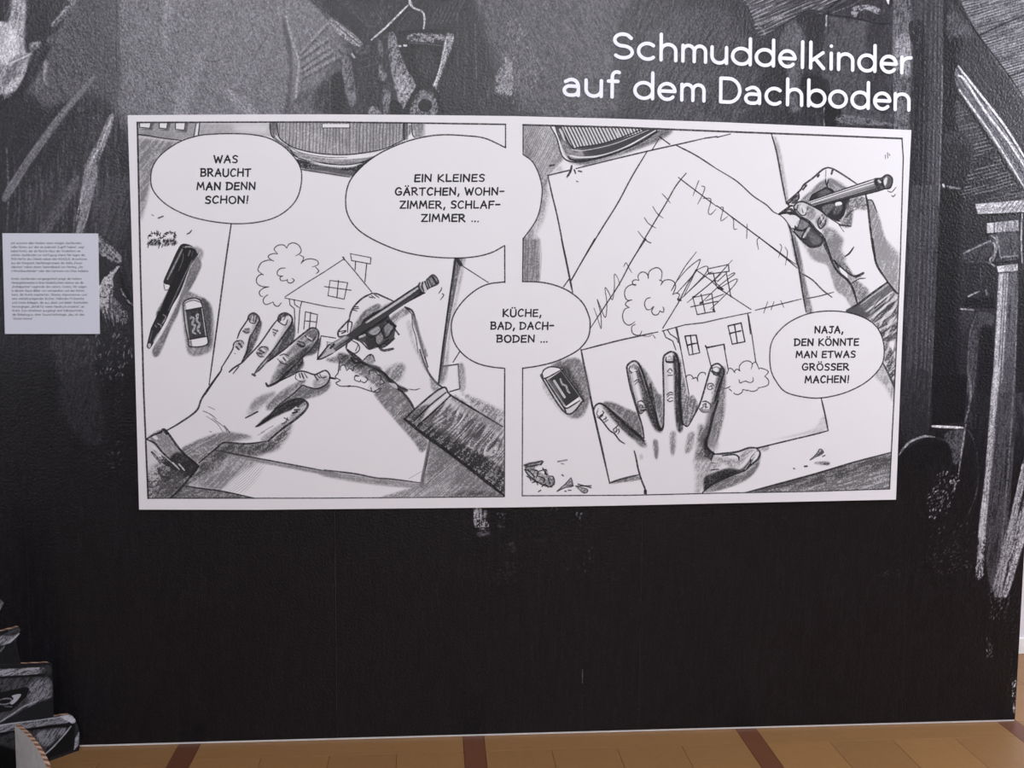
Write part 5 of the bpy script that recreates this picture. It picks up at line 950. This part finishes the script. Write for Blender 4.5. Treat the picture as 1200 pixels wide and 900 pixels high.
# ------------------------------------------------------------ materials
def mat(name, colour=(.8, .8, .8), rough=.6, spec=.5):
    m = bpy.data.materials.new(name); m.use_nodes = True
    b = m.node_tree.nodes['Principled BSDF']
    b.inputs['Base Color'].default_value = (*colour, 1); b.inputs['Roughness'].default_value = rough; b.inputs['Specular IOR Level'].default_value = spec
    return m, m.node_tree.nodes, m.node_tree.links, b
def noise_bump(N, L, b, scale, strength, dist=.003, detail=4, aspect=(1, 1, 1)):
    tc = N.new('ShaderNodeTexCoord'); mp = N.new('ShaderNodeMapping'); mp.inputs['Scale'].default_value = aspect
    n = N.new('ShaderNodeTexNoise'); n.inputs['Scale'].default_value = scale; n.inputs['Detail'].default_value = detail
    bp = N.new('ShaderNodeBump'); bp.inputs['Strength'].default_value = strength; bp.inputs['Distance'].default_value = dist
    L.new(tc.outputs['Object'], mp.inputs[0]); L.new(mp.outputs[0], n.inputs['Vector']); L.new(n.outputs[0], bp.inputs['Height']); L.new(bp.outputs[0], b.inputs['Normal'])
    return n
def print_mat(name, C, rough, bump, bscale, tint_dark, tint_light, spec=.5):
    """printed sheet: the pencil drawing painted above is the ink, the paper relief is procedural"""
    img = bpy.data.images.new(name, C.w, C.h, alpha=False)
    a = np.clip(C.a[::-1], 0, 1).astype(np.float32)
    px = np.ones((C.h, C.w, 4), np.float32)
    for i in range(3): px[:, :, i] = np.clip(tint_dark[i]+(tint_light[i]-tint_dark[i])*a, 0, 1)
    img.pixels.foreach_set(px.ravel()); img.update(); img.pack()
    m, N, L, b = mat(name, (1, 1, 1), rough, spec)
    t = N.new('ShaderNodeTexImage'); t.image = img; t.extension = 'EXTEND'
    L.new(t.outputs[0], b.inputs['Base Color'])
    if bump: noise_bump(N, L, b, bscale, bump)
    return m
def noisy(name, c1, c2, scale, rough, aspect=(1, 1, 1), bump=0, detail=5, spec=.5):
    m, N, L, b = mat(name, c1, rough, spec)
    tc = N.new('ShaderNodeTexCoord'); mp = N.new('ShaderNodeMapping'); mp.inputs['Scale'].default_value = aspect
    n = N.new('ShaderNodeTexNoise'); n.inputs['Scale'].default_value = scale; n.inputs['Detail'].default_value = detail
    r = N.new('ShaderNodeValToRGB'); r.color_ramp.elements[0].position = .35; r.color_ramp.elements[1].position = .68
    r.color_ramp.elements[0].color = (*c1, 1); r.color_ramp.elements[1].color = (*c2, 1)
    L.new(tc.outputs['Object'], mp.inputs[0]); L.new(mp.outputs[0], n.inputs['Vector']); L.new(n.outputs[0], r.inputs[0]); L.new(r.outputs[0], b.inputs['Base Color'])
    if bump:
        bp = N.new('ShaderNodeBump'); bp.inputs['Strength'].default_value = bump; bp.inputs['Distance'].default_value = .001
        L.new(n.outputs[0], bp.inputs['Height']); L.new(bp.outputs[0], b.inputs['Normal'])
    return m
def wood(name, c1, c2, along_x):
    """parquet: long grain, a tone of its own per plank"""
    m, N, L, b = mat(name, c1, .42)
    tc = N.new('ShaderNodeTexCoord'); mp = N.new('ShaderNodeMapping'); mp.inputs['Scale'].default_value = (3, 26, 1) if along_x else (26, 3, 1)
    oi = N.new('ShaderNodeObjectInfo'); va = N.new('ShaderNodeVectorMath'); va.operation = 'ADD'
    n = N.new('ShaderNodeTexNoise'); n.inputs['Scale'].default_value = 3; n.inputs['Detail'].default_value = 7; n.inputs['Distortion'].default_value = .6
    n2 = N.new('ShaderNodeTexNoise'); n2.inputs['Scale'].default_value = 34; n2.inputs['Detail'].default_value = 3
    mx = N.new('ShaderNodeMix'); mx.data_type = 'RGBA'; mx.inputs[6].default_value = (*c1, 1); mx.inputs[7].default_value = (*c2, 1)
    hv = N.new('ShaderNodeHueSaturation'); mr = N.new('ShaderNodeMapRange'); mr.inputs[3].default_value = .92; mr.inputs[4].default_value = 1.08
    ad = N.new('ShaderNodeMath'); ad.operation = 'MULTIPLY_ADD'; ad.inputs[1].default_value = .5
    L.new(tc.outputs['Object'], va.inputs[0]); L.new(oi.outputs['Location'], va.inputs[1]); L.new(va.outputs[0], mp.inputs[0]); L.new(mp.outputs[0], n.inputs['Vector']); L.new(va.outputs[0], n2.inputs['Vector'])
    L.new(n2.outputs[0], ad.inputs[0]); hf = N.new('ShaderNodeMath'); hf.operation = 'MULTIPLY'; hf.inputs[1].default_value = .5; L.new(n.outputs[0], hf.inputs[0]); L.new(hf.outputs[0], ad.inputs[2])
    L.new(ad.outputs[0], mx.inputs[0]); L.new(oi.outputs['Random'], mr.inputs[0]); L.new(mx.outputs[2], hv.inputs['Color']); L.new(mr.outputs[0], hv.inputs['Value']); L.new(hv.outputs[0], b.inputs['Base Color'])
    return m
M_WHITE = noisy('white_partition_board', (.72, .72, .74), (.80, .80, .82), 30, .7)
M_PLASTER = noisy('pale_plaster', (.62, .61, .66), (.70, .69, .73), 6, .85, bump=.1)
M_CEIL = noisy('white_ceiling', (.74, .74, .74), (.80, .80, .80), 8, .9)
M_OAK_X = wood('oak_parquet_lengthwise', (.19, .094, .034), (.28, .148, .058), True)
M_OAK_Y = wood('oak_parquet_crosswise', (.19, .094, .034), (.28, .148, .058), False)
M_INLAY = wood('dark_inlay_wood', (.085, .030, .015), (.135, .048, .023), False)
M_SUB = noisy('floor_joint_wood', (.09, .05, .02), (.14, .08, .03), 12, .7)
M_LETTER = noisy('white_vinyl_letters', (.78, .80, .93), (.82, .84, .96), 60, .5)
M_EDGE = noisy('board_edge', (.70, .70, .72), (.76, .76, .78), 40, .6)

# ------------------------------------------------------------ mesh helpers
def link(name, bm, m, parent=None, smooth=False):
    me = bpy.data.meshes.new(name); bm.normal_update(); bm.to_mesh(me); bm.free()
    for x in (m if isinstance(m, (list, tuple)) else [m]): me.materials.append(x)
    if smooth:
        for p in me.polygons: p.use_smooth = True
    o = bpy.data.objects.new(name, me); col.objects.link(o)
    if parent: o.parent = parent
    return o
def box(bm, x0, x1, y0, y1, z0, z1, bevel=0):
    v = [bm.verts.new(p) for p in ((x0, y0, z0), (x1, y0, z0), (x1, y1, z0), (x0, y1, z0), (x0, y0, z1), (x1, y0, z1), (x1, y1, z1), (x0, y1, z1))]
    for f in ((3, 2, 1, 0), (4, 5, 6, 7), (0, 1, 5, 4), (1, 2, 6, 5), (2, 3, 7, 6), (3, 0, 4, 7)): bm.faces.new([v[i] for i in f])
    if bevel: bmesh.ops.bevel(bm, geom=list(bm.edges), offset=bevel, segments=1, affect='EDGES')
def structure(o): o['kind'] = 'structure'; return o
def tag(o, label, cat, group=None):
    o['label'] = label; o['category'] = cat
    if group: o['group'] = group
    return o
def empty(name, loc):
    o = bpy.data.objects.new(name, None); o.location = loc; o.empty_display_size = .1; col.objects.link(o); return o
def uv_planar(o, f):
    me = o.data; uv = me.uv_layers.new(name='print')
    for l in me.loops: uv.data[l.index].uv = f(me.vertices[l.vertex_index].co)
def prism(outline, y_front, y_back, m_face, m_side, name, parent=None, loc=(0, 0, 0), bevel=0.0):
    """upright slab with an outline in x, z; slot 0 the printed face, slot 1 edges and back"""
    bm = bmesh.new()
    f = [bm.verts.new((x-loc[0], y_front-loc[1], z-loc[2])) for x, z in outline]
    b = [bm.verts.new((x-loc[0], y_back-loc[1], z-loc[2])) for x, z in outline]
    F = bm.faces.new(f); F.material_index = 0
    B = bm.faces.new(b[::-1]); B.material_index = 1
    n = len(f)
    for i in range(n): bm.faces.new((f[i], b[i], b[(i+1) % n], f[(i+1) % n])).material_index = 1
    bmesh.ops.recalc_face_normals(bm, faces=bm.faces)
    o = link(name, bm, [m_face, m_side], parent); o.location = loc
    return o

# ------------------------------------------------------------ the room
BY = .66
bm = bmesh.new(); box(bm, -3.6, 4.6, -5.6, BY+.1, -.12, -.006); floor = structure(link('floor', bm, M_SUB))
bm = bmesh.new(); box(bm, -3.6, 4.6, -5.6, BY+.1, 3.4, 3.5); structure(link('ceiling', bm, M_CEIL))
bm = bmesh.new(); box(bm, -3.7, -3.6, -5.6, BY+.1, -.006, 3.4); structure(link('wall_left', bm, M_PLASTER))
bm = bmesh.new(); box(bm, 4.6, 4.7, -5.6, BY+.1, -.006, 3.4); structure(link('wall_right', bm, M_PLASTER))
bm = bmesh.new(); box(bm, -3.6, 4.6, -5.7, -5.6, -.006, 3.4); structure(link('wall_front', bm, M_PLASTER))
bm = bmesh.new(); box(bm, -3.6, 4.6, BY, BY+.1, -.006, 3.4); structure(link('wall_far', bm, M_PLASTER))
bm = bmesh.new(); box(bm, -3.6, 4.6, BY-.012, BY, 0, .07, .002); structure(link('baseboard_far', bm, M_WHITE))
# parquet: dark inlay strips at right angles to the wall, bays of oak planks between them
rr = random.Random(5); PITCH, SW, X0 = .955, .072, -.858
mesh_cache = {}
def plank(x0, x1, y0, y1, m, name='plank'):
    w, d = round(x1-x0, 3), round(y1-y0, 3)
    key = (w, d, m.name)
    if key not in mesh_cache:
        bm = bmesh.new(); g = .0008
        box(bm, -w/2+g, w/2-g, -d/2+g, d/2-g, -.006, 0, .0003)
        o = link(name, bm, m, floor); mesh_cache[key] = o.data
    else:
        o = bpy.data.objects.new(name, mesh_cache[key]); col.objects.link(o); o.parent = floor
    o.location = ((x0+x1)/2, (y0+y1)/2, 0)
YA, YB = -1.42, BY
for k in range(-2, 4):
    xs = X0+k*PITCH
    y = YA
    while y < YB-.01:
        y1 = min(y+.88, YB); plank(xs, xs+SW, y, y1, M_INLAY, 'inlay_strip'); y = y1
    bx0, bx1 = xs+SW, xs+PITCH
    w = (bx1-bx0)/4
    plank(bx0, bx1, -.115, 0.0, M_OAK_X)           # border plank along the partition
    for i in range(4):
        y = -.115; h = .44 if i % 2 else .22
        while y > YA+.01:
            y0 = max(y-h, YA); plank(bx0+i*w, bx0+(i+1)*w, y0, y, M_OAK_Y if (i+k) % 2 else M_OAK_X); y = y0; h = .44
        y = 0.0
        while y < YB-.01:
            y1 = min(y+.33, YB); plank(bx0+i*w, bx0+(i+1)*w, y, y1, M_OAK_Y if (i+k) % 2 else M_OAK_X); y = y1
# outlying floor beyond the planks modelled singly: a few broad boards
for xa, xb, ya, yb in ((-3.6, X0-2*PITCH, -1.42, BY), (X0+4*PITCH, 4.6, -1.42, BY), (-3.6, 4.6, -5.6, -1.42)):
    bm = bmesh.new(); box(bm, xa, xb, ya, yb, -.006, 0); o = link('parquet_field', bm, M_OAK_X, floor)

# ------------------------------------------------------------ the partition and its mural wallpaper
bm = bmesh.new(); box(bm, WALL_L, WALL_R, .002, .11, 0, WALL_T, .0015); wall = structure(link('wall_back', bm, M_WHITE))
MUR = draw_mural()
M_MURAL = print_mat('attic_mural_print', MUR, MURAL_ROUGH, MURAL_BUMP, 130, (.0, .0, .022), (.97, .965, 1.0), .36)
seams = [WALL_L, -1.326, -.33, .707, 1.652, WALL_R]
for a, b_ in zip(seams[:-1], seams[1:]):
    bm = bmesh.new(); g = .00013
    box(bm, a+(g if a > WALL_L else 0), b_-(g if b_ < WALL_R else 0), 0, .002, .008, WALL_T)
    o = link('wallpaper_strip', bm, M_MURAL, wall)
    uv_planar(o, lambda c: ((c.x-WALL_L)/(MUR.w/MUR.res), (c.z)/(MUR.h/MUR.res)))

# ------------------------------------------------------------ comic board
BRD = draw_board()
M_BOARD = print_mat('comic_print', BRD, .6, .04, 900, (.0, .0, .01), (.965, .96, .985), .25)
def px_outline(P, y):
    out = []
    for a in P:
        x, z = on_wall(a[0], a[1], y); out.append((float(x), float(z)))
    return out
edge = parse('163,597.2 300,597.4 390,596.6 480,595.8 600,594.6 720,592.6 840,590 950,587.6 1050,585.5 1055.5,440 1061,300 1068,152.4 950,147.6 840,143 720,139 600,136 480,134.6 390,134 300,134 149.5,135 153.4,250 157.6,400')
ol = px_outline(edge, -BT)
bx, bz = sum(p[0] for p in ol)/len(ol), min(p[1] for p in ol)
o = prism(ol, -BT, -.0002, M_BOARD, M_EDGE, 'comic_board', loc=(bx, -BT, bz))
uv_planar(o, lambda c: ((c.x+bx-BRD.x0)/(BRD.w/BRD.res), 1-(BRD.z1-(c.z+bz))/(BRD.h/BRD.res)))
tag(o, 'wide white board with two comic pictures of hands drawing a house', 'comic board')

# ------------------------------------------------------------ text panel
PT = .008
pc = px_outline([(2.7, 273.3), (114.3, 273.6), (116.3, 391.3), (5.7, 391.3)], -PT)
PAN = draw_panel(pc, PT)
M_PANEL = print_mat('text_panel_print', PAN, .6, .03, 900, (.0, .0, .02), (.93, .945, 1.01))
px0, pz0 = sum(p[0] for p in pc)/4, min(p[1] for p in pc)
o = prism(pc[::-1], -PT, -.0002, M_PANEL, M_EDGE, 'text_panel', loc=(px0, -PT, pz0))
uv_planar(o, lambda c: ((c.x+px0-PAN.x0)/(PAN.w/PAN.res), 1-(PAN.z1-(c.z+pz0))/(PAN.h/PAN.res)))
tag(o, 'small pale grey panel with two paragraphs of small print, left of the comic board', 'text panel')

# ------------------------------------------------------------ raised title letters
def ribbon(bm, P, r, y0, y1):
    """flat stroke of half-width r with round ends, between depths y0 (front) and y1"""
    P = [np.array(p, float) for p in P]
    Q = [P[0]]
    for p in P[1:]:
        if np.hypot(*(p-Q[-1])) > 1e-5: Q.append(p)
    if len(Q) == 1: Q.append(Q[0]+np.array([1e-4, 0]))
    runs, cur = [], [Q[0]]
    for i in range(1, len(Q)):
        cur.append(Q[i])
        if i < len(Q)-1:
            a, b = Q[i]-Q[i-1], Q[i+1]-Q[i]
            if np.dot(a, b)/(np.hypot(*a)*np.hypot(*b)) < .55: runs.append(cur); cur = [Q[i]]
    runs.append(cur)
    for ri, R in enumerate(runs):
        y0 -= .0001*(ri > 0)
        n = len(R); closed = n > 5 and np.hypot(*(R[0]-R[-1])) < 1e-4
        L, Rt = [], []
        for i in range(n):
            if closed: a, b = R[i-1 if i else n-2], R[i+1 if i < n-1 else 1]
            else: a, b = R[max(i-1, 0)], R[min(i+1, n-1)]
            t = b-a; t = t/np.hypot(*t); nr = np.array([-t[1], t[0]])
            L.append(R[i]+nr*r); Rt.append(R[i]-nr*r)
        if closed:
            rings = [[bm.verts.new((p[0], y, p[1])) for p in S[:-1]] for S in (L, Rt) for y in (y0, y1)]
            lf, lb, rf, rb = rings; m = len(lf)
            for i in range(m):
                j = (i+1) % m
                for q in ((lf[i], lf[j], rf[j], rf[i]), (lb[j], lb[i], rb[i], rb[j]), (lf[j], lf[i], lb[i], lb[j]), (rf[i], rf[j], rb[j], rb[i])): bm.faces.new(q)
        else:
            def cap(c, d):
                a0 = math.atan2(d[1], d[0]); return [c+r*np.array([math.cos(a0+math.radians(u)), math.sin(a0+math.radians(u))]) for u in (-60, -30, 0, 30, 60)]
            out = Rt + cap(R[-1], R[-1]-R[-2]) + L[::-1] + cap(R[0], R[0]-R[1])
            lf = L; nf = len(R)
            fr_ = [bm.verts.new((p[0], y0, p[1])) for p in out]; bk = [bm.verts.new((p[0], y1, p[1])) for p in out]
            N = len(out)
            for i in range(N): bm.faces.new((fr_[i], bk[i], bk[(i+1) % N], fr_[(i+1) % N]))
            def vL(i): return nf+5+(nf-1-i)
            for i in range(nf-1):
                bm.faces.new((fr_[i], fr_[i+1], fr_[vL(i+1)], fr_[vL(i)]))
                bm.faces.new((bk[i], bk[vL(i)], bk[vL(i+1)], bk[i+1]))
            for q0 in (nf-1, 2*nf+4):
                bm.faces.new([fr_[(q0+k) % N] for k in range(7)]); bm.faces.new([bk[(q0+k) % N] for k in range(6, -1, -1)])
LT = .003
def title_line(text, ext, base, slope, xh, label, w=4.05):
    """ext: photo extents (left, right) of each letter; base(x) baseline of stroke centres"""
    cx, cz = on_wall((ext[0][0]+ext[-1][1])/2, base((ext[0][0]+ext[-1][1])/2), 0)
    root = empty('title_lettering', (float(cx), 0, float(cz)))
    tag(root, label, 'lettering')
    for ch, (xl, xr) in zip(text, ext):
        gw, strokes = RND[ch]; bm = bmesh.new()
        k = (xr-xl-w)/gw if gw > .01 else xh
        px = (xl+w/2) if gw > .01 else (xl+xr)/2
        ox, oz = on_wall((xl+xr)/2, base((xl+xr)/2), 0)
        for si, st in enumerate(strokes):
            Q = []
            for u, v in st:
                X = px+u*k; Y = base(X)-v*xh
                x, z = on_wall(X+v*0.2, Y, 0); Q.append((float(x)-float(ox), float(z)-float(oz)))
            ribbon(bm, Q, w*.00277/2, -LT-si*.00025, si*.0002)
        bmesh.ops.recalc_face_normals(bm, faces=bm.faces)
        o = link('letter', bm, M_LETTER, root); o.location = (float(ox-cx), 0, float(oz-cz))
title_line('Schmuddelkinder', [(717, 742.7), (746, 768.3), (772.4, 793.6), (798, 828.5), (832, 853), (856, 880.8), (883.8, 908), (911, 933.3), (938, 942), (947.6, 966.7), (971.3, 975.9), (980.3, 1000.8), (1004, 1026.8), (1030, 1051.6), (1054.3, 1068.6)],
           lambda x: 70.8+(x-783)*.0536, .0536, 18.4, 'upper line of raised white title letters reading Schmuddelkinder')
title_line('aufdemDachboden', [(659, 680.3), (684.5, 706.4), (710.6, 727.6), (741.7, 766.5), (769.6, 792.7), (796.7, 826.6), (842.2, 868.6), (871.5, 892.4), (895.4, 916.5), (920.5, 941), (945.2, 968.2), (970, 993.3), (996, 1019), (1022.2, 1044.2), (1046.6, 1066.6)],
           lambda x: 113+(x-700)*.0444, .0444, 18.4, 'lower line of raised white title letters reading auf dem Dachboden')

# ------------------------------------------------------------ cardboard cut-out of stacked cases, turned away from the wall
CA = np.array([-1.186, -.035, 0.0]); ang = math.radians(46)
dv = np.array([-math.cos(ang), -math.sin(ang), 0.0]); nv = np.array([math.sin(ang), -math.cos(ang), 0.0])   # along the board, and out of its face
def cut_local(px, py):
    p = on_plane(px, py, CA, nv)-CA
    return float(np.dot(p, -dv)), float(p[2])       # u grows to the right (towards the wall), v up
CUT = draw_cutout(cut_local)
M_CUT = print_mat('cutout_print', CUT, .7, .1, 500, (.0, .0, .006), (.90, .90, .96), .15)
def brown_edge():
    m, N, L, b = mat('honeycomb_cardboard_edge', (.3, .15, .07), .85)
    tc = N.new('ShaderNodeTexCoord'); w = N.new('ShaderNodeTexWave'); w.bands_direction = 'DIAGONAL'; w.inputs['Scale'].default_value = 22; w.inputs['Distortion'].default_value = 2.5
    r = N.new('ShaderNodeValToRGB'); r.color_ramp.elements[0].position = .3; r.color_ramp.elements[1].position = .75; r.color_ramp.elements[0].color = (.13, .055, .025, 1); r.color_ramp.elements[1].color = (.38, .26, .20, 1)
    L.new(tc.outputs['Object'], w.inputs[0]); L.new(w.outputs[0], r.inputs[0]); L.new(r.outputs[0], b.inputs['Base Color'])
    return m
M_BROWN = brown_edge()
M_CARD = noisy('grey_white_cardboard', (.50, .50, .52), (.58, .58, .60), 40, .75)
root = empty('cardboard_cutout', tuple(CA+dv*.3)); root.rotation_euler = (0, 0, math.atan2(-dv[1], -dv[0]))
tag(root, 'freestanding cardboard cut-out of stacked books, low in the left corner', 'cutout')
CT = .014
P = cut_outline(cut_local)
bm = bmesh.new()
f = [bm.verts.new((u+.3, 0, v)) for u, v in P]; b2 = [bm.verts.new((u+.3, CT, v)) for u, v in P]; n = len(f)
bm.faces.new(f).material_index = 0; bm.faces.new(b2[::-1]).material_index = 2
for i in range(n): bm.faces.new((f[i], b2[i], b2[(i+1) % n], f[(i+1) % n])).material_index = 1
bmesh.ops.recalc_face_normals(bm, faces=bm.faces); bmesh.ops.triangulate(bm, faces=[fc for fc in bm.faces if len(fc.verts) > 4])
o = link('printed_board', bm, [M_CUT, M_BROWN, M_CARD], root)
uv_planar(o, lambda c: ((c.x-.3-CUT.x0)/(CUT.w/CUT.res), 1-(CUT.z1-c.z)/(CUT.h/CUT.res)))
# supporting foot: a plate standing square to the board, with a curved front
us, vt = cut_local(19.5, 849)
fu = us+.3; FT = .013
prof = [(0.0, 0.0), (-FR, 0.0)]+[(-FR*math.cos(math.radians(a)), vt*math.sin(math.radians(a))) for a in range(6, 91, 6)]
bm = bmesh.new()
L1 = [bm.verts.new((fu-FT/2, y, z)) for y, z in prof]; L2 = [bm.verts.new((fu+FT/2, y, z)) for y, z in prof]; n = len(prof)
bm.faces.new(L1).material_index = 0; bm.faces.new(L2[::-1]).material_index = 0
for i in range(n): bm.faces.new((L1[i], L2[i], L2[(i+1) % n], L1[(i+1) % n])).material_index = 1
bmesh.ops.recalc_face_normals(bm, faces=bm.faces)
o = link('support_foot', bm, [M_CARD, M_BROWN], root); o['label'] = 'rounded grey cardboard foot with brown honeycomb edge'
bpy.context.view_layer.update()
